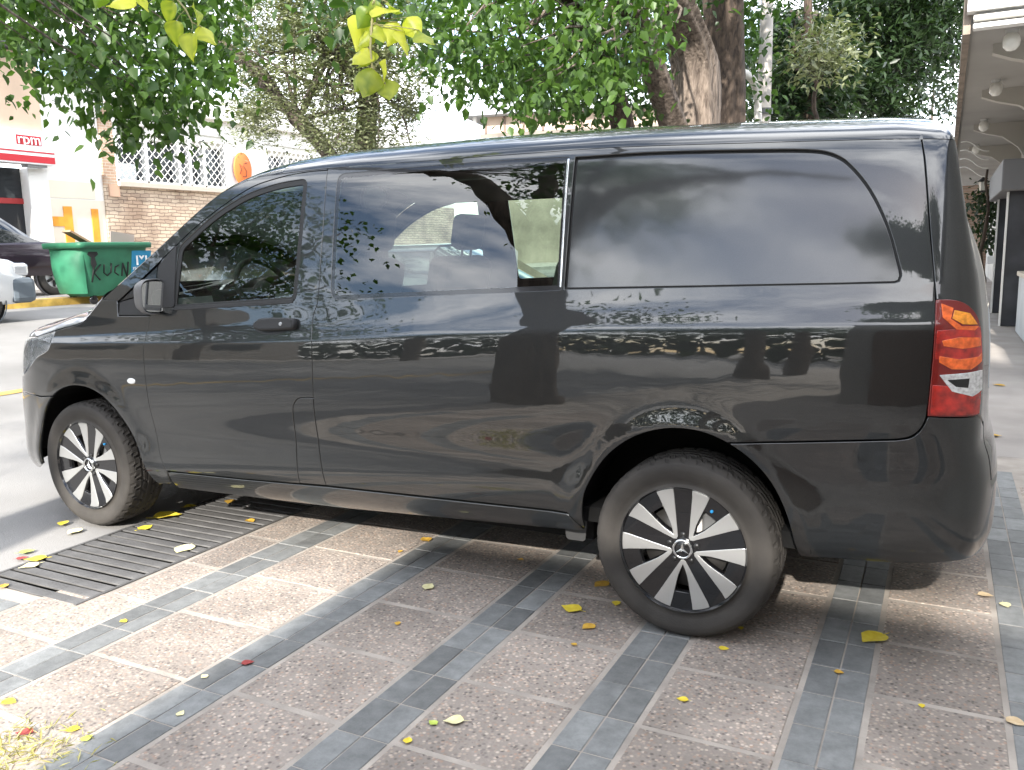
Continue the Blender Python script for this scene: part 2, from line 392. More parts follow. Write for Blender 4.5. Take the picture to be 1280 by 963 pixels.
# --- front door
door = A3([(.597, .366), (1.1, .378), (1.441, .392)])+fuel_e[1:]+b_up[1:]+door_top[1:]+A3([(.560, 1.36), (.545, 1.20), (.530, 1.131)])+fd_gap[1:]
fglass = round_poly([(.694, 1.180), (.712, 1.452), (.914, 1.594), (1.117, 1.683), (1.294, 1.719), (1.440, 1.728), (1.438, 1.444), (1.429, 1.222)], [.01, .03, .2, .2, .2, .02, .3, .02])
P_('front_door', PAINT, door, [offset(fglass, -.016)])
P_('window_seal', RUBBER, offset(fglass, -.014), [offset(fglass, .006)], gap=0, hgap=0, push=.003, depth=.01)
P_('window_glass', GLASS, offset(fglass, .004), gap=0, push=.008, depth=0)
P_('mirror_sail', BLACK, round_poly([(.585, 1.174), (.570, 1.372), (.680, 1.468), (.690, 1.176)], .012), gap=0, push=-.004, depth=.008)
P_('belt_trim', BLACK, [(.700, 1.162), (1.10, 1.184), (1.428, 1.204), (1.430, 1.218), (1.09, 1.197), (.695, 1.176)], gap=0, push=-.003, depth=.006)
P_('fuel_flap', PAINT, A3([(1.441, .392), (1.594, .398)])+b_low[1:]+list(reversed(fuel_e))[1:-1], gap=.0045)
# --- fender, pillar
hoodgap = spl([(-.345, 1.006), (-.15, 1.048), (.037, 1.092), (.113, 1.155), (.171, 1.206)])
hl_edge = spl([(-.187, 1.034), (-.224, .943), (-.334, .892), (-.399, .846), (-.50, .79), (-.60, .775)])
fender = [q for q in hoodgap if q[0] > -.187]+A3([(.285, 1.203), (.297, 1.126), (.530, 1.131)])+fd_gap[1:]+A3([(.58, .29), (.486, .272)])+[q for q in farch[1:] if q[0] > -.20]+A3([(-.319, .690), (-.406, .694), (-.60, .70), (-.60, .775)])+list(reversed(hl_edge))[1:-1]
P_('front_fender', PAINT, fender)
APT = [(.171, 1.206), (.272, 1.270), (.473, 1.401), (.608, 1.491), (.81, 1.628), (.93, 1.698), (1.04, 1.741), (1.16, 1.768), (1.30, float(ROOFZ(1.30)))]
apil = spl(APT)+[np.array((x, float(ROOFZ(x)))) for x in np.arange(1.34, 1.56, .04)]+A3([(1.560, float(ROOFZ(1.56)))])
P_('roof_pillar', PAINT, apil+door_top+A3([(.565, 1.386), (.400, 1.270), (.297, 1.2)]), gap=.003)
P_('quarter_glass', GBLACK, [(.300, 1.198), (.400, 1.266), (.556, 1.372), (.550, 1.25)], gap=.002, push=.004)
P_('cowl_trim', BLACK, [(.300, 1.131), (.301, 1.195), (.549, 1.245), (.536, 1.135)], gap=.002, push=.003)
# --- flank behind the door
rpan = spl([(2.730, 1.757), (3.046, 1.755), (3.439, 1.737), (3.580, 1.726), (3.640, 1.712), (3.693, 1.680), (3.767, 1.591), (3.829, 1.471), (3.868, 1.354), (3.878, 1.312), (3.872, 1.293), (3.855, 1.287)])+A3([(3.707, 1.283), (3.22, 1.273), (2.728, 1.264)])
g2 = round_poly([(1.620, 1.757), (2.115, 1.764), (2.416, 1.765), (2.712, 1.758), (2.722, 1.262), (2.269, 1.243), (1.636, 1.217), (1.625, 1.511)], [.045, .2, .2, .012, .012, .2, .045, .3])
i0 = min(range(len(rarch)), key=lambda i: abs(rarch[i][0]-3.366)+(rarch[i][1] < .6)*9)
roofline = [np.array((x, float(ROOFZ(x)))) for x in np.arange(1.60, 3.90, .05)]
flank = A3([(1.594, .400)])+b_low[1:]+b_up[1:]+A3([(1.560, float(ROOFZ(1.56)))])+roofline+A3([(3.906, float(ROOFZ(3.906)))])+spl([(3.909, 1.75), (3.926, 1.668), (3.953, 1.445), (3.977, 1.243), (3.974, 1.057), (3.966, .882), (3.952, .842), (3.925, .815), (3.886, .803)])+A3([(3.556, .767), (3.366, .750)])+list(reversed(rarch[:i0]))+A3([(2.755, .422)])
P_('side_panel', PAINT, flank, [rpan, g2], hgap=.0)
P_('quarter_panel', PAINT2, offset(rpan, .011), gap=0, push=.011, depth=.014, edge=.004)
P_('panel_groove', RUBBER, offset(rpan, -.001), [offset(rpan, .012)], gap=0, hgap=0, push=.015, depth=0)
P_('window_border', GBLACK, offset(g2, .002), [offset(g2, .020)], gap=0, hgap=0, push=.002, depth=.008)
P_('window_glass', DGLASS, offset(g2, .020), gap=0, push=.002, depth=0)
P_('window_divider', CHROME, [(2.712, 1.275), (2.716, 1.275), (2.707, 1.75), (2.703, 1.75)], gap=0, push=-.0005, depth=.002)
# --- sill
P_('sill', PAINT, [(.60, .356), (1.1, .368), (1.594, .388), (2.755, .411), (2.806, .345), (2.69, .325), (1.56, .262), (.60, .262)], gap=.001)
# --- rear bumper, tail
zr = lambda u: float(ROOFZ(plx(u)))
tl = spl([(3.979, 1.238), (4.030, 1.237), (4.075, 1.224), (4.115, 1.190), (4.140, 1.135), (4.153, 1.052), (4.150, .96), (4.143, .882)])+A3([(3.970, .882), (3.977, 1.057)])
ra2 = [q for q in rarch[i0:]]
bump = A3([(3.370, .745), (3.556, .761), (3.886, .797)])+spl([(3.886, .797), (3.93, .810), (3.958, .842), (3.972, .878)])+A3([(4.145, .878), (4.26, .83), (4.28, .63), (UM, .63), (UM, .40), (4.35, .40), (4.2, .405), (4.097, .400), (3.85, .366), (3.60, .346)])+list(reversed(ra2))[1:]
P_('rear_bumper', PAINT, bump, depth=.02)
tg = [np.array((u, zr(u))) for u in np.arange(3.910, UM, .03)]+A3([(UM, zr(UM)), (UM, .65), (4.29, .65), (4.27, .84), (4.15, .884)])+[q for q in reversed(tl[:-2]) if q[1] > .885]+spl([(3.980, 1.243), (3.956, 1.445), (3.929, 1.668), (3.913, 1.75)])
rw = round_poly([(4.40, 1.70), (UM+.001-.03, 1.72), (UM-.03, 1.22), (4.37, 1.20)], .05)
P_('tailgate', PAINT, tg, [rw], gap=.003)
P_('rear_window', DGLASS, offset(rw, .003), gap=0, push=.004, depth=0)
P_('rear_window_border', GBLACK, offset(rw, .001), [offset(rw, .035)], gap=0, hgap=0, push=.003, depth=.01)
# tail light in its bands
TLR = mat('lens_red', (.36, .012, .006), .22, coat=1., coat_rough=.02, var=.55, vscale=35., spec=.8)
TLD = mat('lens_dark_red', (.16, .006, .004), .2, coat=1., coat_rough=.02)
TLO = mat('lens_bright_red', (.88, .13, .02), .18, coat=1., var=.35, vscale=60.)
TLA = mat('lens_amber', (.85, .28, .02), .15, coat=1., var=.3, vscale=80.)
TLW = mat('lens_clear', (.80, .78, .77), .12, coat=1., metal=.5, var=.3, vscale=90.)
light = P_('tail_light', TLD, tl, gap=.002, push=-.006, depth=.02)
def sub(o, name, m, outline, push, **k):
    c = P_(name, m, outline, gap=0, push=push, **k); c.parent = o; c.location = (0, 0, 0); return c
def ell(cx, cz, a, b, t0=0, t1=2*pi, n=20, rot=0.):
    return [(cx+a*cos(t0+(t1-t0)*i/n)*cos(rot)-b*sin(t0+(t1-t0)*i/n)*sin(rot), cz+a*cos(t0+(t1-t0)*i/n)*sin(rot)+b*sin(t0+(t1-t0)*i/n)*cos(rot)) for i in range(n)]
KW = dict(depth=.004, dx=.015, dy=.01, densi=.01, edge=.001)
sub(light, 'lens_band', TLR, [(3.985, 1.145), (4.128, 1.155), (4.144, 1.055), (3.983, 1.06)], -.0075, **KW)
sub(light, 'lens_band', TLR, [(3.978, .888), (4.138, .888), (4.145, .972), (3.980, .978)], -.0075, **KW)
sub(light, 'turn_lens', TLA, [(4.035, 1.205), (4.085, 1.195), (4.112, 1.163), (4.06, 1.165), (4.028, 1.182)], -.008, **KW)
sub(light, 'turn_lens', TLO, [(3.995, 1.225), (4.03, 1.212), (4.022, 1.18), (4.055, 1.158), (4.118, 1.157), (4.10, 1.146), (4.04, 1.150), (4.0, 1.185)], -.008, **KW)
sub(light, 'brake_lens', TLO, [(4.00, 1.115), (4.05, 1.125), (4.125, 1.122), (4.13, 1.098), (4.06, 1.092), (4.005, 1.10)], -.0088, **KW)
sub(light, 'brake_lens', TLO, [(3.995, 1.068), (4.05, 1.058), (4.12, 1.064), (4.138, 1.075), (4.137, 1.05), (4.09, 1.028), (4.03, 1.03), (3.995, 1.05)], -.0088, **KW)
sub(light, 'reverse_lens', TLW, [(3.998, 1.010), (4.143, 1.022), (4.147, .962), (4.10, .945), (4.035, .962)], -.0088, **KW)
sub(light, 'reverse_lens_slot', GBLACK, [(4.02, .996), (4.085, 1.0), (4.082, .972), (4.045, .976)], -.0095, **KW)
# --- front end
fb = [q for q in farch if q[0] <= -.20]
P_('front_bumper', PAINT, A3([(-.205, .694), (-.319, .683), (-.406, .687), (-.60, .69), (-.75, .72), (UN, .72), (UN, .24), (-.7, .24), (-.50, .26), (-.391, .300)])+list(reversed(fb))[1:], depth=.02)
hlp = list(hl_edge)+A3([(-.75, .79), (-.80, .86), (-.62, .97)])+[q for q in hoodgap if q[0] < -.187]
hl = P_('headlight', mat('lamp_reflector', (.62, .63, .64), .15, metal=.7, coat=1., var=.4, vscale=18.), hlp, gap=.003, push=.002)
sub(hl, 'lamp_cover', glass_mat('lamp_glass', (.9, .92, .92), 1.5), offset(hlp, .006), -.004, depth=0)
P_('grille', BLACK, [(-.80, .73), (-.815, .86), (-.70, .955), (UN, .97), (UN, .73)], gap=.004, push=.01)
rep = ell(.408, .808, .024, .0105)
P_('side_repeater', mat('repeater_white', (.85, .85, .82), .2, coat=1.), rep, gap=0, push=-.006, depth=.01, dx=.01, dy=.006, densi=.006, edge=.004)
# --- door handle
hd = P_('handle_bowl', mat('handle_dark', (.010, .010, .011), .35), ell(1.318, 1.098, .105, .036, rot=.05), gap=0, push=-.001, depth=.004, dx=.02, dy=.01, densi=.01)
hb = P_('door_handle', BLACK, round_poly([(1.225, 1.098), (1.26, 1.122), (1.34, 1.128), (1.452, 1.128), (1.456, 1.096), (1.36, 1.088), (1.26, 1.084)], .014), gap=0, push=-.030, depth=.03, dx=.02, dy=.01, densi=.01, edge=.008)
sub(hb, 'key_lock', mat('lock_grey', (.35, .35, .35), .4, metal=.8), ell(1.392, 1.107, .007, .007), -.033, depth=.004, dx=.01, dy=.01, densi=.006)
# mirrored right flank
for o in list(PANELS):
    if o.parent is van and o.name.split('.')[0] not in ('fuel_flap',):
        c = o.copy(); COL.objects.link(c); c.parent = van; c.scale = (1, -1, 1); c.location = (-1.6, .964, 0)
        for ch in o.children:
            d = ch.copy(); COL.objects.link(d); d.parent = c
# --- helpers for things in world coordinates under the van
def vb(mb, name, m, parent=van, fix=True):
    o = mb.build(name, m, parent, fix); o.location = (-1.6, -.964, 0) if parent is van else (0, 0, 0); return o
def bez(p0, p1, p2, p3, n): return [((1-t)**3*p0+3*t*(1-t)**2*p1+3*t*t*(1-t)*p2+t**3*p3) for t in np.linspace(0, 1, n)]
def mirror_rows(R): return [list(r)+[np.array((q[0], 1.928-q[1], q[2])) for q in reversed(r[:-1])] for r in R]
# roof
zc = pchip([.9, 1.0, 1.3, 1.7, 2.2, 2.7, 3.25, 3.8, 4.2], [1.84, 1.855, 1.893, 1.918, 1.922, 1.915, 1.899, 1.873, 1.85])
def roof_row(u, n=22):
    z = zr(u); p0 = F(u, z); t = F(u, z+.004)-F(u, z-.004); t /= np.linalg.norm(t); x = plx(u)
    xs = min(p0[0], 3.7); pc = np.array((xs, .964, float(zc(xs)))); h = pc[2]-p0[2]
    return bez(p0, p0+t*max(.04, h*.62), pc-np.array((0, .50, 0)) if x < 3.9 else pc-(pc-p0)*np.array((.5, .5, 0)), pc, n)
us = list(np.arange(1.30, 3.9, .05))+list(np.linspace(3.9, UM, 26))
vb(MB().grid(mirror_rows([roof_row(u) for u in us])), 'roof', PAINT)
# hood
zh = pchip([UN, -.9, -.6, -.345, -.15, .037, .113, .171], [.955, .96, .985, 1.006, 1.048, 1.092, 1.155, 1.206])
zs = pchip([-.62, -.3, 0, .3], [1.04, 1.15, 1.235, 1.30])
def hood_row(u, n=16):
    z = float(zh(u))+.004; p0 = F(u, z); nn = FN(np.array([u]), np.array([z]))[0]; xs = min(max(p0[0], -.60), .3); pc = np.array((xs, .964, float(zs(xs))))
    inn = -nn*np.array((1, 1, 0)); inn /= np.linalg.norm(inn)
    return bez(p0+inn*.003, p0+inn*.03+np.array((0, 0, .095)), pc-(pc-p0)*np.array((.45, .45, 0)), pc, n)
vb(MB().grid(mirror_rows([hood_row(u) for u in list(np.linspace(UN, -.35, 24))+list(np.linspace(-.32, .171, 22))])), 'bonnet', PAINT)
# windscreen
Ae = spl(APT, step=.05)
A3d = [F(*q) for q in Ae]; r0 = np.array(roof_row(1.30, 24)); cow = np.array(bez(A3d[0], A3d[0]+np.array((-.10, .10, .02)), np.array((-.10, .55, 1.25)), np.array((-.13, .964, 1.25)), 24))
rows = []
for i, a in enumerate(A3d):
    t = i/(len(A3d)-1); tc_ = t**2.6; rows.append([a+(1-t)*(cow[k]-cow[0])+np.array((1, t/max(tc_, 1e-6) if tc_ > 0 else 0, 1))*tc_*(r0[k]-r0[0]) for k in range(24)])
vb(MB().grid(mirror_rows(rows)), 'windscreen', GLASS)
# inner shell: black behind the gaps
shell_o = [(.50, .32), (.60, .30), (1.56, .28), (2.80, .35)]+[tuple(q) for q in rarch]+[(3.75, .40), (4.10, .42), (4.10, zr(4.10)-.02)]+[(x, float(ROOFZ(x))-.01) for x in np.arange(3.9, 1.35, -.2)]+[tuple(q) for q in reversed(apil) if q[0] < 1.2][::6]+[(.10, 1.09), (-.30, .98), (-.45, .80), (-.45, .32)]+[tuple(q) for q in reversed(farch)]
sh = surf_panel('body_shell', SHELLM, van, offset(shell_o, .006), [offset(fglass, -.006), offset(g2, .016)], F, FN, gap=0, push=.024, depth=.0, dx=.1, dy=.06)
sh.location = (-1.6, -.964, 0); c = sh.copy(); COL.objects.link(c); c.parent = van; c.scale = (1, -1, 1); c.location = (-1.6, .964, 0)
und = MB().box(-.45, 3.9, .12, 1.81, .36, .42)
for cx in (0., 3.2):
    for s in (0, 1):
        y0, y1 = (.035, .36) if s == 0 else (1.568, 1.893)
        pr = [(cx+.44*cos(t), .345+.44*sin(t)) for t in np.linspace(.07, pi-.07, 24)]
        und.add([(a, y, b) for a, b in pr for y in (y0, y1)], [(2*i, 2*i+1, 2*i+3, 2*i+2) for i in range(23)])
        yb = y1 if s == 0 else y0
        und.add([(a, yb, b) for a, b in pr], [tuple(range(24))])
und.box(.45, 2.75, .30, .45, .22, .30).tube([(2.3, .5, .27), (3.0, .5, .30), (4.0, .5, .33)], .035).box(3.0, 3.4, .4, 1.5, .28, .36)
vb(und, 'underbody', SHELLM)
vb(MB().prism(round_poly([(2.70, .27), (2.78, .27), (2.79, .36), (2.69, .36)], .015), .13, .138), 'mud_flap', mat('flap_grey', (.05, .05, .05), .6))
# --- mirror
mir = MB()
G = []
mc = onX(193, 371, .60); MY = float(mc[1])
hs = [(.0, 1.0), (.012, 1.03), (.05, 1.0), (.10, .82), (.14, .50), (.155, .18)]
def mring(sx, k, c=mc, w_=.074, h_=.083):
    return [np.array((c[0]-sx, c[1]+sx*.25+w_*k*np.sign(cos(t))*abs(cos(t))**.6*1.0, c[2]+h_*k*np.sign(sin(t))*abs(sin(t))**.6)) for t in np.linspace(0, 2*pi, 33)]
vb(MB().grid([mring(a, b) for a, b in hs]).grid([mring(0, 1.), mring(.006, .93)]), 'mirror_housing', mat('mirror_plastic', (.11, .11, .112), .45, bump=.1, bscale=400))
_R = np.array((Matrix.Rotation(radians(-17), 3, 'Z') @ Matrix.Rotation(radians(-3), 3, 'Y'))); mg = [mc+np.array((.004, 0, 0))+_R@(q-mc) for q in mring(.0, .88)]
vb(MB().add(mg[:-1], [tuple(range(32))]), 'mirror_glass', mat('mirror_silver', (.85, .87, .88), .02, metal=1.))
vb(MB().tube([mc+np.array((-.06, .04, -.05)), mc+np.array((-.05, .13, -.075)), np.array((.56, .05, 1.185))], [.035, .03, .035], 10), 'mirror_arm', BLACK)
# ------------------------------------------------------------------ wheels
RT, RR = .338, .226
TY = [(.232, -.008), (.240, .002), (.246, .004), (.262, -.004), (.290, -.012), (.312, -.011), (.322, -.004), (.329, .006), (.333, .014), (.3355, .024), (.3375, .050)]
def tyre_mesh():
    """y = 0 is the outer sidewall plane, the tread goes to y = .215"""
    prof = [(r, .010+h) for r, h in TY]
    ys = list(np.linspace(.062, .170, 19)); prof += [(.338, y) for y in ys] + [(.3375, .182), (.333, .212), (.322, .226), (.290, .234), (.250, .225), (.235, .215)]
    n = 288; vs = []; m = len(prof)
    grooves = (.072, .104, .136, .166)
    for k, (r, y) in enumerate(prof):
        for j in range(n):
            d = 0.
            if r > .3335:
                if any(abs(y-g) < .0045 for g in grooves): d = .009
                ph = (j+ (y-.1)*90*(1 if y < .12 else -1)) % 8
                if ph < 1.6 and not (.105 < y < .135): d = max(d, .007)
            elif r > .3260 and (j % 8) < 2: d = .0035
            q = 2*pi*j/n; a = r-d; vs.append((a*cos(q), y, a*sin(q)))
    fs = [(i*n+j, i*n+(j+1) % n, (i+1)*n+(j+1) % n, (i+1)*n+j) for i in range(m-1) for j in range(n)]
    mb = MB(); mb.add(vs, fs, True)
    for i, f in enumerate(fs):
        if 6 <= i//n <= m-7: mb.sm[i] = False
    return mb
def rim_pt(r, a): return (r*RR*sin(a), r*RR*cos(a))
def blade(side):
    """one silver blade of a V; V centred at angle 0 (up), half-plane side = +-1"""
    D = radians
    out = [(.995, 11.0), (.995, 15), (.995, 19), (.995, 23), (.995, 26.8)]
    P = [rim_pt(r, D(a)*side) for r, a in out]
    # outer edge runs along the dark spoke: distance w(r) from the spoke's axis at 36 degrees
    for r in (.85, .7, .55, .42, .32, .25, .215): wq = .095+.068*(r-.2)/.8; P.append(rim_pt(r, D(36)*side-math.asin(wq/r)*side))
    P.append(rim_pt(.190, 0))
    for r, a in ((.235, 0), (.27, 2.), (.36, 7.4), (.46, 10.0), (.58, 10.6), (.72, 10.7), (.86, 10.8)): P.append(rim_pt(r, D(a)*side))
    return P
def hole():
    D = radians; R_ = [(.30, 1.0), (.36, 6.0), (.46, 9.2), (.58, 9.9), (.70, 10.0), (.75, 8.4)]
    return [rim_pt(r, D(a)) for r, a in R_]+[rim_pt(r, -D(a)) for r, a in reversed(R_)]
def rotp(P, a): return [(x*cos(a)+y*sin(a), -x*sin(a)+y*cos(a)) for x, y in P]
def dish(x, y): r = np.hypot(x, y)/RR; return .016+.012*np.clip(1-r, 0, 1)**1.0-.006*np.clip((r-.9)/.1, 0, 1)
def flat_panel(name, m, parent, outer, holes, lift, depth, dx=.02, round_=.0015):
    S = lambda u, v: np.stack([u, dish(u, v)-lift, v], -1); SN = lambda u, v: np.stack([0*u, -1+0*u, 0*u], -1)
    return surf_panel(name, m, parent, outer, holes, S, SN, gap=0, depth=depth, dx=dx, dy=dx, edge=round_, densi=.012)
def build_wheel(cx, side=0):
    w = bpy.data.objects.new('wheel', None); COL.objects.link(w); w.parent = van
    w.location = (cx-1.6, .012-.964, .335); w.empty_display_size = .1
    tyre_mesh().build('tyre', TYRE, w)
    rim = flat_panel('rim', GBLACK, w, [rim_pt(1., 2*pi*i/90) for i in range(90)], [rotp(hole(), pi+2*pi*k/5) for k in range(5)], 0, .03)
    for k in range(5):
        for s in (-1, 1): flat_panel('spoke_blade', SILVER, w, rotp(blade(s), pi+2*pi*k/5), [], .0035, .006)
    MB().lathe([(.234, -.002), (.229, .006), (.226, .012), (.221, .05), (.21, .09), (.20, .20)], n=72).xf(Matrix.Rotation(pi/2, 4, 'X')) .xf(Matrix.Scale(-1, 4, (0, 1, 0))).build('rim_barrel', GBLACK, w)
    MB().lathe([(.0, .06), (.155, .06), (.155, .085), (.0, .085)], axis='y', n=48).build('brake_disc', mat('brake_steel', (.22, .21, .20), .4, metal=.8), w)
    MB().box(.06, .15, .045, .10, .02, .14, b=.012).build('brake_caliper', mat('caliper_grey', (.16, .16, .16), .5), w)
    for k in range(5):
        a = 2*pi*k/5; MB().lathe([(.0, -.004), (.009, -.004), (.0105, .0), (.0105, .018)], c=(.052*sin(a), .022, .052*cos(a)), axis='y', n=12).build('wheel_bolt', mat('bolt_dark', (.05, .05, .05), .35, metal=.7), w)
    cap = MB().lathe([(.0, .012), (.034, .013), (.0365, .017), (.0365, .032)], axis='y', n=40).build('hub_cap', GBLACK, w)
    MB().lathe([(.0285, .0115), (.030, .008), (.036, .0085), (.0375, .014), (.0375, .03)], axis='y', n=40).build('hub_ring', CHROME, cap)
    st = MB(); sp = []
    for k in range(6):
        a = pi*k/3; r = .0285 if k % 2 == 0 else .0062; sp.append((r*sin(a), r*cos(a)))
    n = 6; vs = [(a, .0105, b) for a, b in sp]+[(a, .0125, b) for a, b in sp]+[(0, .006, 0)]
    st.add(vs, [(i, (i+1) % n, 12) for i in range(n)]+[(i, (i+1) % n, n+(i+1) % n, n+i) for i in range(n)]); st.build('star_emblem', CHROME, cap)
    MB().lathe([(.0, -.002), (.005, -.002), (.006, .002), (.006, .02)], c=(.185*sin(radians(34)), .012, .185*cos(radians(34))), axis='y', n=10).build('valve_cap', mat('valve_blue', (.02, .25, .55), .4), w)
    return w
wf_ = build_wheel(0.)
wr_ = copy_tree(wf_, van); wr_.location = (3.2-1.6, .012-.964, .335)
wf_.rotation_euler = (0, radians(14), 0); wr_.rotation_euler = (0, 0, 0)
for x, w0 in ((0., wf_), (3.2, wr_)):
    c = copy_tree(w0, van); c.location = (x-1.6, 1.916-.964, .335); c.rotation_euler = (0, .4, pi)
# ------------------------------------------------------------------ cabin
vb(MB().box(.45, 2.75, .12, 1.81, .42, .50), 'cabin_floor', DARKIN)
vb(MB().prism([(.12, .45), (1.81, .45), (1.81, 1.15), (1.67, 1.70), (1.50, 1.82), (.43, 1.82), (.26, 1.70), (.12, 1.15)], 2.745, 2.77, 'x'), 'bulkhead', DARKIN)
vb(MB().prism(round_poly([(.20, .9), (.16, 1.16), (.35, 1.20), (.62, 1.17), (.74, 1.08), (.72, .85)], .04), .12, 1.81), 'dashboard', mat('dash_grey', (.06, .062, .065), .7, bump=.2, bscale=250))
vb(MB().prism(round_poly([(.58, 1.16), (.56, 1.24), (.64, 1.235), (.70, 1.12), (.62, 1.08)], .03), .42, .78), 'instrument_hood', DARKIN)
sw = MB(); cw = np.array((.82, .56, 1.22)); tl_ = radians(28)
rg = [cw+np.array((-.19*sin(t)*sin(tl_)*1., .19*cos(t), .19*sin(t)*cos(tl_))) for t in np.linspace(0, 2*pi, 33)]
sw.tube(rg, .0155, 8, cap=False)
for t in (0., pi, -pi/2): sw.tube([cw+np.array((-.02, 0, 0)), cw+np.array((-.19*sin(t)*sin(tl_), .19*cos(t), .19*sin(t)*cos(tl_)))], .014, 6)
sw.lathe([(0, -.02), (.055, -.02), (.065, 0), (.05, .04), (0, .05)], c=(cw[0]-.03, cw[1], cw[2]), axis='x', n=16).tube([cw+np.array((-.03, 0, 0)), cw+np.array((-.28, 0, -.10))], .03, 8)
vb(sw, 'steering_wheel', DARKIN)
WRAP = mat('plastic_wrap', (.62, .66, .64), .25, coat=.6)
def seat(x, y, wd, name='seat'):
    s = bpy.data.objects.new(name, None); COL.objects.link(s); s.parent = van; s.location = (x-1.6, y-.964, 0)
    MB().box(-.28, .26, -wd/2, wd/2, .66, .82, b=.05).build('cushion', DARKIN, s)
    b = MB().box(-.07, .07, -wd/2, wd/2, .0, .62, b=.05).xf(Matrix.Translation((.24, 0, .78)) @ Matrix.Rotation(radians(13), 4, 'Y')); b.build('backrest', DARKIN if wd < .7 else mat('wrapped_cloth', (.10, .12, .11), .35), s)
    for k in ([0] if wd < .7 else [-wd/3, 0, wd/3]):
        b = MB().box(-.05, .05, -.13, .13, .0, .20, b=.04).xf(Matrix.Translation((.40, k, 1.42)) @ Matrix.Rotation(radians(10), 4, 'Y')); b.tube([(.39, k-.05, 1.34), (.41, k-.05, 1.46)], .007, 6).tube([(.39, k+.05, 1.34), (.41, k+.05, 1.46)], .007, 6); b.build('headrest', DARKIN if wd < .7 else WRAP, s)
    MB().box(-.2, .2, -wd/2+.05, wd/2-.05, .50, .66).build('seat_base', SHELLM, s)
seat(1.15, .50, .50); seat(1.15, 1.40, .54); seat(2.30, .964, 1.45, 'bench_seat')
vb(MB().grid([[(x, y, 1.80-.12*((y-.964)/.75)**4) for y in np.linspace(.25, 1.68, 12)] for x in (1.05, 2.74)]), 'headliner', CABGREY)
# ------------------------------------------------------------------ ground materials
def agg_mat(name, tones, grout, scale=82., rough=.85):
    m = bpy.data.materials.new(name); m.use_nodes = True; t = m.node_tree; b = t.nodes['Principled BSDF']; L = t.links.new
    tc = t.nodes.new('ShaderNodeTexCoord'); geo = t.nodes.new('ShaderNodeNewGeometry')
    v = t.nodes.new('ShaderNodeTexVoronoi'); v.inputs['Scale'].default_value = scale; L(geo.outputs['Position'], v.inputs['Vector'])
    sp = t.nodes.new('ShaderNodeSeparateColor'); L(v.outputs['Color'], sp.inputs[0])
    r = t.nodes.new('ShaderNodeValToRGB'); r.color_ramp.interpolation = 'CONSTANT'; e = r.color_ramp.elements
    e[0].position = 0; e[0].color = (*tones[0], 1); e[1].position = 1/len(tones); e[1].color = (*tones[1], 1)
    for i in range(2, len(tones)): q = e.new(i/len(tones)); q.color = (*tones[i], 1)
    L(sp.outputs[0], r.inputs[0])
    rd = t.nodes.new('ShaderNodeValToRGB'); rd.color_ramp.elements[0].position = .25; rd.color_ramp.elements[1].position = .62
    v2 = t.nodes.new('ShaderNodeMath'); v2.operation = 'MULTIPLY'; v2.inputs[1].default_value = 1.; L(v.outputs['Distance'], v2.inputs[0]); L(v2.outputs[0], rd.inputs[0])
    mx = t.nodes.new('ShaderNodeMix'); mx.data_type = 'RGBA'; L(rd.outputs[0], mx.inputs[0]); L(r.outputs[0], mx.inputs[6]); mx.inputs[7].default_value = (*grout, 1)
    n = t.nodes.new('ShaderNodeTexNoise'); n.inputs['Scale'].default_value = 2.3; n.inputs['Detail'].default_value = 6; L(geo.outputs['Position'], n.inputs['Vector'])
    rn = t.nodes.new('ShaderNodeValToRGB'); rn.color_ramp.elements[0].position = .3; rn.color_ramp.elements[1].position = .72; rn.color_ramp.elements[0].color = (.68, .66, .64, 1); rn.color_ramp.elements[1].color = (1.18, 1.14, 1.1, 1); L(n.outputs[0], rn.inputs[0])
    m2 = t.nodes.new('ShaderNodeMix'); m2.data_type = 'RGBA'; m2.blend_type = 'MULTIPLY'; m2.inputs[0].default_value = 1.; L(mx.outputs[2], m2.inputs[6]); L(rn.outputs[0], m2.inputs[7])
    oi = t.nodes.new('ShaderNodeObjectInfo'); ma = t.nodes.new('ShaderNodeMapRange'); ma.inputs[3].default_value = .86; ma.inputs[4].default_value = 1.12; L(oi.outputs['Random'], ma.inputs[0])
    m3 = t.nodes.new('ShaderNodeVectorMath'); m3.operation = 'SCALE'; L(m2.outputs[2], m3.inputs[0]); L(ma.outputs[0], m3.inputs['Scale']); L(m3.outputs[0], b.inputs['Base Color'])
    b.inputs['Roughness'].default_value = rough
    bp = t.nodes.new('ShaderNodeBump'); bp.inputs['Strength'].default_value = .5; bp.inputs['Distance'].default_value = .004; bp.invert = True; L(v.outputs['Distance'], bp.inputs['Height']); L(bp.outputs[0], b.inputs['Normal'])
    MATS[name] = m; return m
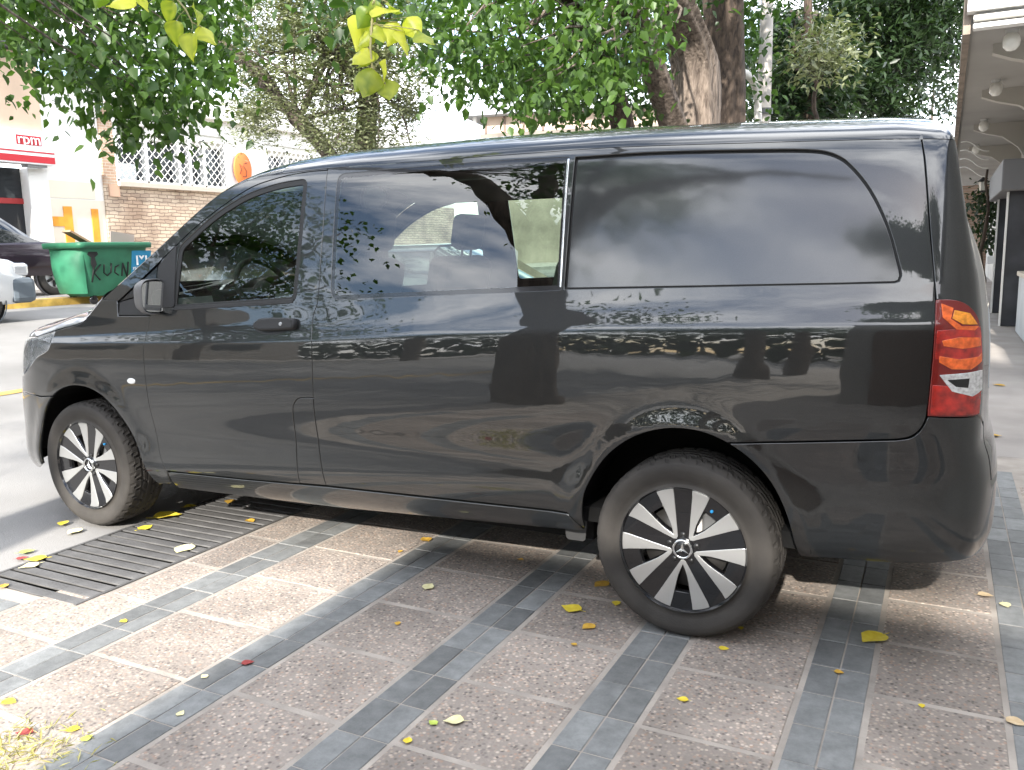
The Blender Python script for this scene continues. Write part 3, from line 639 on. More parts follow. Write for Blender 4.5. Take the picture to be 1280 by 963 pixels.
def slate_mat():
    m = bpy.data.materials.new('slate_tile'); m.use_nodes = True; t = m.node_tree; b = t.nodes['Principled BSDF']; L = t.links.new
    geo = t.nodes.new('ShaderNodeNewGeometry'); oi = t.nodes.new('ShaderNodeObjectInfo')
    n = t.nodes.new('ShaderNodeTexNoise'); n.inputs['Scale'].default_value = 14; n.inputs['Detail'].default_value = 8; n.inputs['Roughness'].default_value = .7; L(geo.outputs['Position'], n.inputs['Vector'])
    r = t.nodes.new('ShaderNodeValToRGB'); r.color_ramp.elements[0].position = .3; r.color_ramp.elements[1].position = .7; r.color_ramp.elements[0].color = (.118, .122, .121, 1); r.color_ramp.elements[1].color = (.222, .227, .224, 1); L(n.outputs[0], r.inputs[0])
    ma = t.nodes.new('ShaderNodeMapRange'); ma.inputs[3].default_value = .72; ma.inputs[4].default_value = 1.22; L(oi.outputs['Random'], ma.inputs[0])
    m3 = t.nodes.new('ShaderNodeVectorMath'); m3.operation = 'SCALE'; L(r.outputs[0], m3.inputs[0]); L(ma.outputs[0], m3.inputs['Scale']); L(m3.outputs[0], b.inputs['Base Color'])
    b.inputs['Roughness'].default_value = .62
    n2 = t.nodes.new('ShaderNodeTexNoise'); n2.inputs['Scale'].default_value = 120; n2.inputs['Detail'].default_value = 4; L(geo.outputs['Position'], n2.inputs['Vector'])
    bp = t.nodes.new('ShaderNodeBump'); bp.inputs['Strength'].default_value = .25; bp.inputs['Distance'].default_value = .004; L(n2.outputs[0], bp.inputs['Height']); L(bp.outputs[0], b.inputs['Normal'])
    MATS['slate_tile'] = m; return m
AGG = agg_mat('pebble_slab', [(.27, .225, .195), (.38, .32, .275), (.20, .178, .165), (.47, .39, .33), (.31, .275, .25), (.14, .122, .115), (.52, .45, .39), (.36, .26, .205)], (.28, .25, .225))
SLATE = slate_mat()
GROUT = mat('grout', (.32, .285, .25), .9, var=.25, vscale=5., bump=.3, bscale=90)
CONC = mat('worn_concrete', (.33, .30, .275), .85, var=.18, vscale=1.4, bump=.25, bscale=120, detail=8)
ROAD = mat('street_concrete', (.22, .212, .203), .88, var=.20, vscale=.7, bump=.3, bscale=140, detail=9)
# ------------------------------------------------------------------ the setting
def sheet(name, m, P, Y0, Y1, ny=2, kind='structure'):
    o = MB().grid([[(x, y, z) for x, z in P] for y in np.linspace(Y0, Y1, ny)], smooth=False).build(name, m, None, fix=False); tag(o, kind=kind)
    return o
def up(o):
    me = o.data
    if sum(p.normal.z for p in me.polygons) < 0: me.flip_normals()
    return o
up(sheet('ground', mat('earth', (.16, .14, .115), .95, var=.3, vscale=.3), [(-400, -.35), (400, -.35)], -400, 400))
RX = [(.19, -.006), (-.5, -.012), (-.85, -.03), (-2.5, .05), (-5, .22), (-8.7, .46), (-10.5, .51), (-11.6, .50)]
def road_z(x): return float(np.interp(-x, [-a for a, b in RX], [b for a, b in RX]))
up(sheet('street', ROAD, RX, -70, 160, 40))
walk = MB().box(.86, 30., -40, 3.47, -.22, -.0025).box(.19, .86, -40, -.72, -.22, -.0025).build('sidewalk', GROUT, None); tag(walk, kind='structure')
cw_ = MB().box(.86, 30., 3.475, 120, -.22, -.003).box(.19, .86, 2.2, 120, -.22, -.003).build('concrete_path', CONC, None); tag(cw_, kind='structure')
dit = MB().box(.19, .86, -.72, 2.2, -.40, -.24).build('ditch', mat('ditch_mud', (.02, .018, .015), .9), None); tag(dit, kind='structure')
SC = [.53, 1.20, 1.875, 2.522, 3.14, 3.75, 4.335, 4.96]
PITCHT = .2025
def piece_mesh(name, wx, wy, h=.02, b=.003):
    return MB().box(-wx/2, wx/2, -wy/2, wy/2, -h, 0, b=b).mesh(name)
tm = piece_mesh('tile', .0905, PITCHT-.005); slabm = {}
rest_t = MB(); rest_s = MB(); nt_ = 0
for si, cx in enumerate(SC):
    for k in range(-14, 15):
        yc = .01+PITCHT*(k+.5)
        if si == 0 and yc > -.85: continue
        if yc > 3.36: continue
        for s in (-1, 1):
            x = cx+s*.0475
            # the tiles seen largest are single pieces
            if (-1.75 < yc < 1.0 and 0 < si < 6) or (si == 6 and -.3 < yc < 3.4) or (si == 0 and -1.6 < yc):
                o = link('tile', tm, walk, None)
                if not tm.materials: tm.materials.append(SLATE)
                o.location = (x, yc, random.uniform(-.0004, .0012)); o.rotation_euler = (random.uniform(-.004, .004), random.uniform(-.004, .004), random.uniform(-.004, .004)); nt_ += 1
            else: rest_t.box(x-.0455, x+.0455, yc-.0995, yc+.0995, -.02, 0)
o = rest_t.build('tile_field', SLATE, walk); tag(o, kind='stuff')
SLY = 2*PITCHT
ph = [.02, .02, .03, .01, -.01, .07, .07]
for li in range(len(SC)-1):
    x0, x1 = SC[li]+.095+.016, SC[li+1]-.095-.016
    if li == 0: x0 = .885
    wx = x1-x0
    if li == 0: x0b = SC[0]+.111
    for k in range(-7, 9):
        yc = -1.0+ph[li]+SLY*(k+2.5)-SLY*2
        if li == 0 and yc < -.75: xa = x0b
        else: xa = x0
        if yc > 3.25: continue
        key = (li, xa)
        if key not in slabm: slabm[key] = piece_mesh('paving_slab', x1-xa, SLY-.022, .03, .004); slabm[key].materials.append(AGG)
        o = link('paving_slab', slabm[key], walk, None); o.location = ((xa+x1)/2, yc, random.uniform(-.0015, .0015)); o.rotation_euler = (random.uniform(-.003, .003), random.uniform(-.003, .003), random.uniform(-.003, .003))
# grate over the ditch
GRM = mat('grate_steel', (.115, .112, .11), .65, metal=.2, var=.3, vscale=5., bump=.2, bscale=80)
gr = empty('drain_grate', (.525, .7, 0), 0, 'dark steel bar grate over the ditch beside the front wheel', 'grate')
MB().box(-.335, -.318, -1.42, 1.5, -.06, .003).box(.318, .335, -1.42, 1.5, -.06, .003).build('grate_frame', GRM, gr)
bm_ = MB().box(-.318, .318, -.0265, .0265, -.007, .001, b=.0012).mesh('bar'); bm_.materials.append(GRM)
for k in range(39):
    o = link('bar', bm_, gr); o.location = (0, -1.385+k*.0745, random.uniform(-.002, .001)); o.rotation_euler = (0, random.uniform(-.004, .004), random.uniform(-.006, .006))
# far kerb and far pavement
fk = MB().box(-11.85, -11.60, -60, 140, .2, .645, b=.0).build('kerb', mat('kerb_concrete', (.40, .38, .35), .85, var=.2, vscale=2.), None); tag(fk, kind='structure')
yk = MB().box(-11.60, -11.592, 4.5, 12.5, .49, .635).box(-11.80, -11.60, 4.5, 12.5, .645, .650).build('painted_kerb', mat('kerb_yellow', (.62, .40, .09), .8, var=.3, vscale=5.), fk)
fp = MB().box(-16.2, -11.85, -60, 140, .1, .640).build('far_pavement', mat('far_paving', (.36, .33, .30), .85, var=.15, vscale=1.5), None); tag(fp, kind='structure')
ym = MB().add([(-3.9, y, road_z(-3.9)+.006) for y in (-12, 60)]+[(-4.05, y, road_z(-4.05)+.006) for y in (60, -12)], [(0, 1, 2, 3)]).build('road_marking', mat('line_yellow', (.55, .36, .10), .8, var=.3, vscale=4.), None, fix=False); tag(ym, kind='structure'); up(ym)
# ------------------------------------------------------------------ text helper
def text_mesh(s, size, ext=.004):
    cu = bpy.data.curves.new('t', 'FONT'); cu.body = s; cu.size = size; cu.extrude = ext; cu.align_x = 'CENTER'; cu.align_y = 'CENTER'; cu.resolution_u = 3
    o = bpy.data.objects.new('t', cu); COL.objects.link(o); dg = bpy.context.evaluated_depsgraph_get()
    me = bpy.data.meshes.new_from_object(o.evaluated_get(dg)); bpy.data.objects.remove(o); bpy.data.curves.remove(cu); return me
def text_on_x(name, s, size, loc, m, parent, sx=1., bold=0.):
    """lettering on a wall that faces +x, read from +x"""
    me = text_mesh(s, size); me.transform(Matrix(((0, 0, 1, 0), (sx, 0, 0, 0), (0, 1, 0, 0), (0, 0, 0, 1))))
    o = link(name, me, parent, m); o.location = loc; return o
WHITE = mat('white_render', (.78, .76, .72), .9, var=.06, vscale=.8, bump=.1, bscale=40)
CREAM = mat('cream_render', (.74, .66, .54), .9, var=.06, vscale=.8)
PEACH = mat('peach_render', (.62, .46, .34), .9, var=.12, vscale=.9)
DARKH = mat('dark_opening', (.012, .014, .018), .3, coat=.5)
FX = -16.
# rpm shop
sh_ = empty('shop', (FX, 8, .64), 0, 'peach shop front with white and red sign band over a dark doorway', 'shop')
def fbox(name, m, parent, y0, y1, z0, z1, x0=0., x1=.3, b=0.):
    """box on the far facade: x from the facade plane toward the street"""
    p = parent.location; return MB().box(FX+x0-p.x, FX+x1-p.x, y0-p.y, y1-p.y, z0-p.z, z1-p.z, b=b).build(name, m, parent)
fbox('wall', PEACH, sh_, 4.5, 11.28, 4.45, 6.3, -.3, 0.)
fbox('wall', WHITE, sh_, 4.5, 7.0, .64, 4.45, -.3, 0.)
fbox('roof_edge', mat('roof_grey', (.10, .11, .125), .7), sh_, 3.0, 10.9, 6.35, 6.75, -.3, .5)
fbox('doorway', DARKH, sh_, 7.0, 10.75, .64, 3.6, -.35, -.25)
fbox('door_rail', mat('rail_red', (.35, .03, .03), .5), sh_, 8.5, 10.75, 2.75, 2.88, -.25, -.22)
fbox('pillar', WHITE, sh_, 10.75, 11.28, .64, 3.6, -.3, .05, b=.02)
sg = fbox('sign_band', mat('sign_white', (.80, .80, .80), .5), sh_, 6.0, 11.28, 3.66, 4.44, .0, .35, b=.015)
fbox('sign_stripe', mat('sign_red', (.42, .02, .03), .5), sh_, 6.0, 11.285, 3.70, 3.86, .352, .358)
fbox('sign_stripe', MATS['sign_red'], sh_, 6.0, 11.285, 3.93, 3.965, .352, .358)
fbox('logo_box', MATS['sign_red'], sh_, 10.34, 10.97, 4.10, 4.32, .352, .356)
t_ = text_on_x('lettering', 'rpm', .36, (FX+.362-sh_.location.x, 10.66-8, 4.225-.64), mat('letter_white', (.85, .85, .85), .5), sh_, 1.0)
fbox('downlight', mat('lamp_grey', (.25, .25, .25), .5), sh_, 10.6, 11.1, 3.60, 3.66, .05, .3)
# white wall with orange bars
ww = empty('white_wall', (FX, 12, .64), 0, 'tall white rendered wall with orange painted bars between shop and brick house', 'wall')
fbox('wall', WHITE, ww, 11.28, 12.86, .64, 5.9, -.35, -.02); fbox('wall_band', CREAM, ww, 11.29, 12.85, .645, 2.9, -.02, .0); fbox('wall_band', CREAM, ww, 11.29, 12.6, 2.93, 3.35, -.02, -.005)
ORG = mat('orange_paint', (.72, .30, .03), .7, var=.2, vscale=3.)
for a in ((11.62, 11.86, 1.2, 2.72), (11.30, 11.62, 2.22, 2.46), (12.42, 12.62, 1.2, 2.68)): fbox('orange_bar', ORG, ww, *a, .0, .02)
# brick house with grilles
def brick_mat(name, c1, c2, mortar, sc=1., bw=.26, rh=.085, bumpd=.02):
    m = bpy.data.materials.new(name); m.use_nodes = True; t = m.node_tree; b = t.nodes['Principled BSDF']; L = t.links.new
    geo = t.nodes.new('ShaderNodeNewGeometry'); mp = t.nodes.new('ShaderNodeMapping'); mp.inputs['Rotation'].default_value = (radians(90), 0, radians(90)); L(geo.outputs['Position'], mp.inputs[0])
    sx = t.nodes.new('ShaderNodeSeparateXYZ'); L(geo.outputs['Position'], sx.inputs[0]); cx = t.nodes.new('ShaderNodeCombineXYZ'); L(sx.outputs[1], cx.inputs[0]); L(sx.outputs[2], cx.inputs[1])
    n = t.nodes.new('ShaderNodeTexNoise'); n.inputs['Scale'].default_value = 3.; n.inputs['Detail'].default_value = 3; L(geo.outputs['Position'], n.inputs['Vector'])
    vm = t.nodes.new('ShaderNodeVectorMath'); vm.operation = 'MULTIPLY_ADD'; L(n.outputs['Color'], vm.inputs[0]); vm.inputs[1].default_value = (.10*sc, .05*sc, 0); L(cx.outputs[0], vm.inputs[2])
    br = t.nodes.new('ShaderNodeTexBrick'); br.inputs['Scale'].default_value = 1.; br.inputs['Brick Width'].default_value = bw; br.inputs['Row Height'].default_value = rh; br.inputs['Mortar Size'].default_value = .010
    br.inputs['Color1'].default_value = (*c1, 1); br.inputs['Color2'].default_value = (*c2, 1); br.inputs['Mortar'].default_value = (*mortar, 1); br.inputs['Bias'].default_value = 0.; L(vm.outputs[0], br.inputs['Vector'])
    n2 = t.nodes.new('ShaderNodeTexNoise'); n2.inputs['Scale'].default_value = 1.1; n2.inputs['Detail'].default_value = 5; L(geo.outputs['Position'], n2.inputs['Vector'])
    rp = t.nodes.new('ShaderNodeValToRGB'); rp.color_ramp.elements[0].position = .35; rp.color_ramp.elements[1].position = .6; rp.color_ramp.elements[0].color = (.62, .55, .5, 1); rp.color_ramp.elements[1].color = (1.08, 1.05, 1., 1); L(n2.outputs[0], rp.inputs[0])
    mx = t.nodes.new('ShaderNodeMix'); mx.data_type = 'RGBA'; mx.blend_type = 'MULTIPLY'; mx.inputs[0].default_value = 1.; L(br.outputs[0], mx.inputs[6]); L(rp.outputs[0], mx.inputs[7]); L(mx.outputs[2], b.inputs['Base Color'])
    b.inputs['Roughness'].default_value = .9; bp = t.nodes.new('ShaderNodeBump'); bp.inputs['Strength'].default_value = .8; bp.inputs['Distance'].default_value = bumpd; bp.invert = True; L(br.outputs['Fac'], bp.inputs['Height']); L(bp.outputs[0], b.inputs['Normal'])
    MATS[name] = m; return m
STONE = brick_mat('pale_stone', (.60, .50, .39), (.46, .36, .28), (.26, .20, .16), 2.2, .30, .10, .04)
BRICK = brick_mat('brick', (.50, .36, .26), (.42, .28, .20), (.55, .48, .40), .15, .24, .075)
bh = empty('brick_house', (FX, 20, .64), 0, 'white house with stone base and diamond grilled windows across the street', 'house')
fbox('stone_base', STONE, bh, 12.86, 31., .64, 3.30, -.3, .04)
fbox('pilaster', BRICK, bh, 12.86, 13.25, 3.30, 5.3, -.3, .05)
fbox('pilaster_cap', mat('pink_stone', (.52, .34, .24), .8), bh, 12.98, 13.3, 3.02, 3.34, .04, .08)
fbox('window_sill', mat('sill_stone', (.50, .43, .36), .8), bh, 13.26, 17.4, 3.30, 3.44, -.1, .16, b=.01)
fbox('wall', WHITE, bh, 13.25, 31., 4.98, 6.2, -.3, 0.); fbox('wall', WHITE, bh, 17.25, 19.0, 3.30, 4.98, -.3, 0.); fbox('wall', WHITE, bh, 23.0, 31., 3.30, 4.98, -.3, 0.)
fbox('cornice', WHITE, bh, 13.0, 31., 5.45, 5.62, .0, .22); fbox('window_sill', MATS['sill_stone'], bh, 18.95, 23.1, 3.30, 3.44, -.1, .16, b=.01)
SHUT = mat('shutter_cream', (.70, .68, .62), .8); WINF = mat('window_white', (.75, .75, .73), .6)
for y0, y1 in ((13.25, 17.25), (19.0, 23.0)):
    wn = fbox('window', mat('window_dark', (.06, .07, .08), .15, coat=1., var=.6, vscale=2.2), bh, y0, y1, 3.44, 4.98, -.28, -.22)
    k0 = wn.location
    fbox('shutter_box', SHUT, bh, y0, y1, 4.62, 4.98, -.22, -.06)
    g = MB(); z0, z1, X = 3.46, 4.80, FX+.05; sp = .235; n = int((y1-y0+z1-z0)/sp)+2
    for k in range(-int((z1-z0)/sp)-1, n):
        for sgn in (1, -1):
            a = y0+k*sp if sgn == 1 else y0+k*sp
            q = [(a, z0), (a+(z1-z0), z1)] if sgn == 1 else [(a+(z1-z0), z0), (a, z1)]
            (ya, za), (yb, zb) = q
            t0, t1 = 0., 1.
            for lim, s_ in ((y0, 1), (y1, -1)):
                fa, fb_ = (ya-lim)*s_, (yb-lim)*s_
                if fa < 0 and fb_ < 0: t1 = -1; break
                if fa < 0: t0 = max(t0, fa/(fa-fb_))
                if fb_ < 0: t1 = min(t1, fa/(fa-fb_))
            if t1-t0 > .03: g.tube([(X, ya+(yb-ya)*t0, za+(zb-za)*t0), (X, ya+(yb-ya)*t1, za+(zb-za)*t1)], .0115, 4, smooth=False)
    p = bh.location; o = g.build('grille', WINF, bh); o.location = -p
    for yy in (y0+.02, y0+1.0, y0+2.15, y0+2.55, y0+3.1, y1-.04): fbox('window_mullion', WINF, bh, yy, yy+.08, 3.44, 4.86, -.1, .06)
    for zz in (3.44, 4.78): fbox('window_rail', WINF, bh, y0, y1, zz, zz+.05, -.08, .06)
ns = fbox('notice', mat('notice_white', (.75, .78, .78), .7), bh, 13.35, 14.1, 3.5, 3.95, -.2, -.19)
ds = empty('round_sign', (FX+.09, 17.92, 4.08), 0, 'round orange wall sign with thin curved lines beside the grilled window', 'sign')
MB().lathe([(0, .02), (.36, .02), (.38, .0), (.38, -.03)], axis='x', n=36).xf(Matrix.Scale(1.35, 4, (0, 0, 1))).build('disc', mat('sign_orange', (.72, .17, .04), .6), ds)
ln = MB(); 
ln.tube([(.03, -.16, .14), (.03, -.10, -.02), (.03, -.17, -.16)], .012, 5).tube([(.03, .16, .20), (.03, .02, .16)], .012, 5).tube([(.03, -.02, .12), (.03, .12, -.06), (.03, .10, -.22), (.03, -.06, -.24)], .012, 5)
ln.build('drawn_line', mat('line_dark', (.10, .03, .02), .7), ds)
# house further along
fh = empty('far_house', (-20, 44, 0), 0, 'far low house with pale blue grey roof and beige window band', 'house')
def hb_(name, m, *a): return MB().box(*a).build(name, m, fh)
c0 = at(600, 176, 48); c1 = at(770, 170, 46)
fh.location = (c0[0], c0[1], 0)
dv = Vector((c1[0]-c0[0], c1[1]-c0[1], 0)); Lh = dv.length; fh.rotation_euler = (0, 0, atan2(dv.y, dv.x))
zt_ = float(at(600, 148, 48)[2]); zr_ = float(at(600, 133, 48)[2]); zb_ = float(at(600, 168, 48)[2])
hb_('wall', mat('beige_wall', (.20, .175, .15), .9, var=.3, vscale=.6), 0, Lh+4, 0, 6, 0, zb_)
hb_('window_band', mat('beige_blind', (.44, .35, .28), .8, var=.15, vscale=1.), .3, Lh+4, .0, .4, zb_, zt_)
for k in range(9): hb_('mullion', mat('mull_dark', (.16, .12, .10), .8), .3+k*1.1, .42+k*1.1, -.06, .0, zb_, zt_)
hb_('roof', mat('roof_blue', (.36, .39, .42), .7, var=.1, vscale=2.), -.8, Lh+5, -.9, 7, zt_, zr_)
hb_('downpipe', mat('pipe_white', (.7, .7, .7), .6), -.3, -.1, -.3, -.1, 0, zt_)
# ------------------------------------------------------------------ right-hand house with canopy
CAN = mat('canopy_grey', (.34, .33, .31), .85, var=.08, vscale=1.); TRIMW = mat('trim_white', (.80, .79, .76), .7); DKST = mat('dark_stone', (.045, .047, .055), .35, var=.3, vscale=3.)
hr = empty('corner_house', (6, 14, 0), 0, 'house with deep grey canopy, dark pillars and low white wall along the pavement', 'house')
def rb(name, m, x0, x1, y0, y1, z0, z1, b=0.): return MB().box(x0-6, x1-6, y0-14, y1-14, z0, z1, b=b).build(name, m, hr)
rb('canopy_slab', CAN, 4.10, 9, 7.75, 42, 3.62, 3.80); rb('canopy_edge', mat('edge_brown', (.22, .18, .145), .9, var=.3, vscale=4.), 4.03, 4.10, 7.70, 42, 3.55, 4.2)
rb('fascia', TRIMW, 4.06, 9, 7.52, 7.70, 3.74, 4.6)
for k, z in enumerate((3.58, 3.66)): rb('fascia_moulding', TRIMW, 4.12, 9, 7.60-.02*k, 7.75, z, z+.05, b=.012)
rb('wall', mat('house_wall', (.50, .48, .44), .85, var=.1, vscale=1.), 5.45, 9, 8.5, 42, 0, 3.62)
for yy in (8.8, 12.2, 16.5, 21.):
    br_ = MB(); P = [(4.35, 3.62), (4.35, 3.52), (4.55, 3.44), (4.85, 3.36), (5.12, 3.15), (5.30, 2.85), (5.45, 2.6), (5.45, 3.62)]
    br_.prism([(a-6, b) for a, b in P], yy-14-.09, yy-14+.09).build('bracket', mat('bracket_cream', (.46, .44, .40), .85), hr)
for yy, gl_l in ((8.07, 'white globe lamp under the canopy, beside the white fascia end'), (11.3, 'second white globe lamp under the canopy from the fascia end'), (15.7, 'third white globe lamp under the canopy from the fascia end'), (20.3, 'innermost white globe lamp under the canopy, beyond the awning')):
    gl = empty('globe_lamp', (4.50, yy, 3.62), 0, gl_l, 'lamp', 'globe lamps under the canopy')
    MB().lathe([(.0, -.22), (.045, -.21), (.078, -.17), (.088, -.12), (.08, -.07), (.055, -.035), (.045, -.03)], n=24).build('globe', mat('opal_glass', (.82, .81, .76), .25, coat=.5), gl)
    MB().lathe([(.055, -.05), (.06, -.03), (.07, .0)], n=20).build('lamp_holder', mat('holder', (.5, .5, .48), .5), gl)
rb('low_wall', mat('wall_pale', (.50, .53, .55), .85, var=.08, vscale=2.), 5.02, 5.25, 6.5, 12.4, 0, .86, b=.015)
rb('low_wall_cap', mat('cap_cream', (.55, .50, .42), .8), 4.99, 5.28, 6.45, 12.45, .86, .93, b=.01)
rb('post', mat('post_cream', (.56, .52, .45), .8), 5.03, 5.24, 10.6, 10.85, .93, 2.5)
rb('post', MATS['post_cream'], 5.03, 5.24, 8.0, 8.25, .93, 2.5)
for yy in (13.3, 16.2): rb('pillar', DKST, 4.86, 5.25, yy, yy+.45, 0, 2.18, b=.01); rb('pillar_edge', TRIMW, 4.83, 4.86, yy-.02, yy+.04, 0, 2.17)
rb('door_panel', mat('door_dark', (.02, .02, .022), .4), 5.30, 5.45, 13.9, 16.1, 0, 2.17)
rb('awning_box', mat('awning_grey', (.16, .16, .165), .7), 4.72, 5.3, 12.9, 17.5, 2.18, 2.66, b=.02)
rb('meter_box', mat('meter_white', (.7, .7, .7), .5), 4.72, 4.86, 16.25, 16.45, .95, 1.1, b=.01)
rb('notice', mat('notice_green', (.45, .58, .50), .7), 4.852, 4.857, 13.45, 13.65, 1.6, 1.95)
for k in range(4):
    P = [(4.15, 3.42-.17*k), (4.25, 3.43-.17*k), (4.36, 3.38-.17*k), (4.47, 3.28-.17*k), (4.58, 3.22-.17*k), (4.68, 3.21-.17*k)]
    MB().tube([(a-6, 17.6-14+.02*k, b) for a, b in spl([np.array(q) for q in P], .04)], .012, 6).build('scroll_rod', TRIMW, hr)
lt = empty('wall_lantern', (4.62, 18.2, 2.55), 0, 'small black lantern hanging among ivy beyond the canopy', 'lamp')
LB = mat('lantern_black', (.02, .02, .02), .5)
MB().lathe([(.0, .2), (.03, .16), (.10, .10), (.11, .08)], n=6, smooth=False).build('lantern_roof', LB, lt); MB().lathe([(.085, .08), (.06, -.1)], n=6, smooth=False).build('lantern_glass', mat('lantern_pane', (.5, .5, .45), .2, coat=1.), lt); MB().lathe([(.065, -.1), (.03, -.13), (0, -.14)], n=6).build('lantern_base', LB, lt)
# far end of the pavement: brick wall beyond the ivy
fw = empty('end_wall', (4.7, 30, 0), 0, 'pale brick garden wall at the end of the pavement', 'wall')
MB().box(-.5, .5, -.2, .2, 0, 3.2).build('wall', brick_mat('pink_brick', (.48, .36, .29), (.40, .29, .23), (.5, .45, .4), .2, .26, .09), fw)
# unseen block added behind the photographer to shade the near pavement
gb = empty('shade_block', (6, -9.5, 0), 0, 'plain unseen block added to shade the near pavement', 'building')
MB().box(-3.0, 4, -2.5, 2.45, 0, 3.98).build('wall', mat('block_render', (.30, .28, .25), .9, var=.15, vscale=.8), gb); MB().box(-3.05, 4.1, -2.6, 2.5, 3.98, 4.08).build('roof_slab', mat('slab_grey', (.25, .25, .25), .9), gb)
MB().box(-2.6, -.1, 2.45, 2.49, 0, 2.3).build('block_door', mat('door_brown', (.14, .08, .05), .6), gb)
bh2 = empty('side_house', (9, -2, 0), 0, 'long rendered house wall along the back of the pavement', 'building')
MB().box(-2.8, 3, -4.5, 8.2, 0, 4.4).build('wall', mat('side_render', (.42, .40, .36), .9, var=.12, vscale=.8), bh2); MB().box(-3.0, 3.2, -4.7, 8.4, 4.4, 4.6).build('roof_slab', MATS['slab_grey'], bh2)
# far side of the street behind the photographer (seen only mirrored in the van)
ob = empty('terrace_house', (FX, -8, .64), 0, 'drab terrace house front across the street from the shading block', 'house')
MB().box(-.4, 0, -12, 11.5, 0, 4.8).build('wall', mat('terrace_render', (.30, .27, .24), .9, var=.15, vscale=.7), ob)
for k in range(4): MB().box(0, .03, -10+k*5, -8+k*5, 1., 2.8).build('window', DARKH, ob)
# ------------------------------------------------------------------ foliage
def leaf_mat(name, c_dark, c_light, transl=.45):
    m = bpy.data.materials.new(name); m.use_nodes = True; t = m.node_tree; b = t.nodes['Principled BSDF']; L = t.links.new
    a = t.nodes.new('ShaderNodeAttribute'); a.attribute_name = 'tint'
    r = t.nodes.new('ShaderNodeValToRGB'); r.color_ramp.elements[0].color = (*c_dark, 1); r.color_ramp.elements[1].color = (*c_light, 1); L(a.outputs['Fac'], r.inputs[0])
    L(r.outputs[0], b.inputs['Base Color']); b.inputs['Roughness'].default_value = .42; b.inputs['Specular IOR Level'].default_value = .45
    tr = t.nodes.new('ShaderNodeBsdfTranslucent'); br = t.nodes.new('ShaderNodeMix'); br.data_type = 'RGBA'; br.blend_type = 'MULTIPLY'; br.inputs[0].default_value = 1.; L(r.outputs[0], br.inputs[6]); br.inputs[7].default_value = (1.2, 1.4, .45, 1); L(br.outputs[2], tr.inputs[0])
    mx = t.nodes.new('ShaderNodeMixShader'); mx.inputs[0].default_value = transl; L(b.outputs[0], mx.inputs[1]); L(tr.outputs[0], mx.inputs[2]); L(mx.outputs[0], t.nodes['Material Output'].inputs[0])
    MATS[name] = m; return m
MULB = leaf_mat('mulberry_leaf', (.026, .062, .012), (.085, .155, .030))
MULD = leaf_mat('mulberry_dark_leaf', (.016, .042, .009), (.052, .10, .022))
PALE = leaf_mat('pale_leaf', (.060, .074, .038), (.235, .25, .145), .25)
DARKL = leaf_mat('evergreen_leaf', (.008, .020, .008), (.032, .058, .020), .3)
YELL = leaf_mat('sunlit_leaf', (.13, .20, .02), (.50, .50, .06), .5)
def bark_mat(name, c1, c2, dist=.05):
    m = bpy.data.materials.new(name); m.use_nodes = True; t = m.node_tree; b = t.nodes['Principled BSDF']; L = t.links.new
    geo = t.nodes.new('ShaderNodeNewGeometry'); mp = t.nodes.new('ShaderNodeMapping'); mp.inputs['Scale'].default_value = (1, 1, .16); L(geo.outputs['Position'], mp.inputs[0])
    n0 = t.nodes.new('ShaderNodeTexNoise'); n0.inputs['Scale'].default_value = 1.5; L(geo.outputs['Position'], n0.inputs['Vector'])
    ad = t.nodes.new('ShaderNodeVectorMath'); ad.operation = 'MULTIPLY_ADD'; L(n0.outputs['Color'], ad.inputs[0]); ad.inputs[1].default_value = (.12, .12, .12); L(mp.outputs[0], ad.inputs[2])
    n = t.nodes.new('ShaderNodeTexNoise'); n.inputs['Scale'].default_value = 17; n.inputs['Detail'].default_value = 7; n.inputs['Roughness'].default_value = .62; L(ad.outputs[0], n.inputs['Vector'])
    r = t.nodes.new('ShaderNodeValToRGB'); r.color_ramp.elements[0].position = .36; r.color_ramp.elements[1].position = .62; r.color_ramp.elements[0].color = (*c1, 1); r.color_ramp.elements[1].color = (*c2, 1); L(n.outputs[0], r.inputs[0]); L(r.outputs[0], b.inputs['Base Color'])
    b.inputs['Roughness'].default_value = .95; bp = t.nodes.new('ShaderNodeBump'); bp.inputs['Strength'].default_value = 1.; bp.inputs['Distance'].default_value = dist; L(n.outputs[0], bp.inputs['Height']); L(bp.outputs[0], b.inputs['Normal'])
    MATS[name] = m; return m
BARK = bark_mat('bark', (.060, .044, .034), (.22, .175, .14), .09)
BARKD = bark_mat('bark_dark', (.028, .020, .016), (.095, .068, .050))
BARKP = bark_mat('bark_grey', (.035, .027, .023), (.11, .085, .072))
LEAF_O = np.array([(0, 0, 0), (.36, .30, .06), (0, .40, -.05), (-.36, .30, .06), (.0, 1., -.10), (.24, .66, .03), (-.24, .66, .03)])
LEAF_F = [(0, 1, 2), (0, 2, 3), (1, 5, 2), (2, 6, 3), (5, 4, 2), (4, 6, 2)]
NARR_O = np.array([(0, 0, 0), (.17, .4, .03), (0, .5, -.02), (-.17, .4, .03), (0, 1., -.05)]); NARR_F = [(0, 1, 2), (0, 2, 3), (1, 4, 2), (4, 3, 2)]; BLADE_O = NARR_O*np.array((.35, 1, 1))
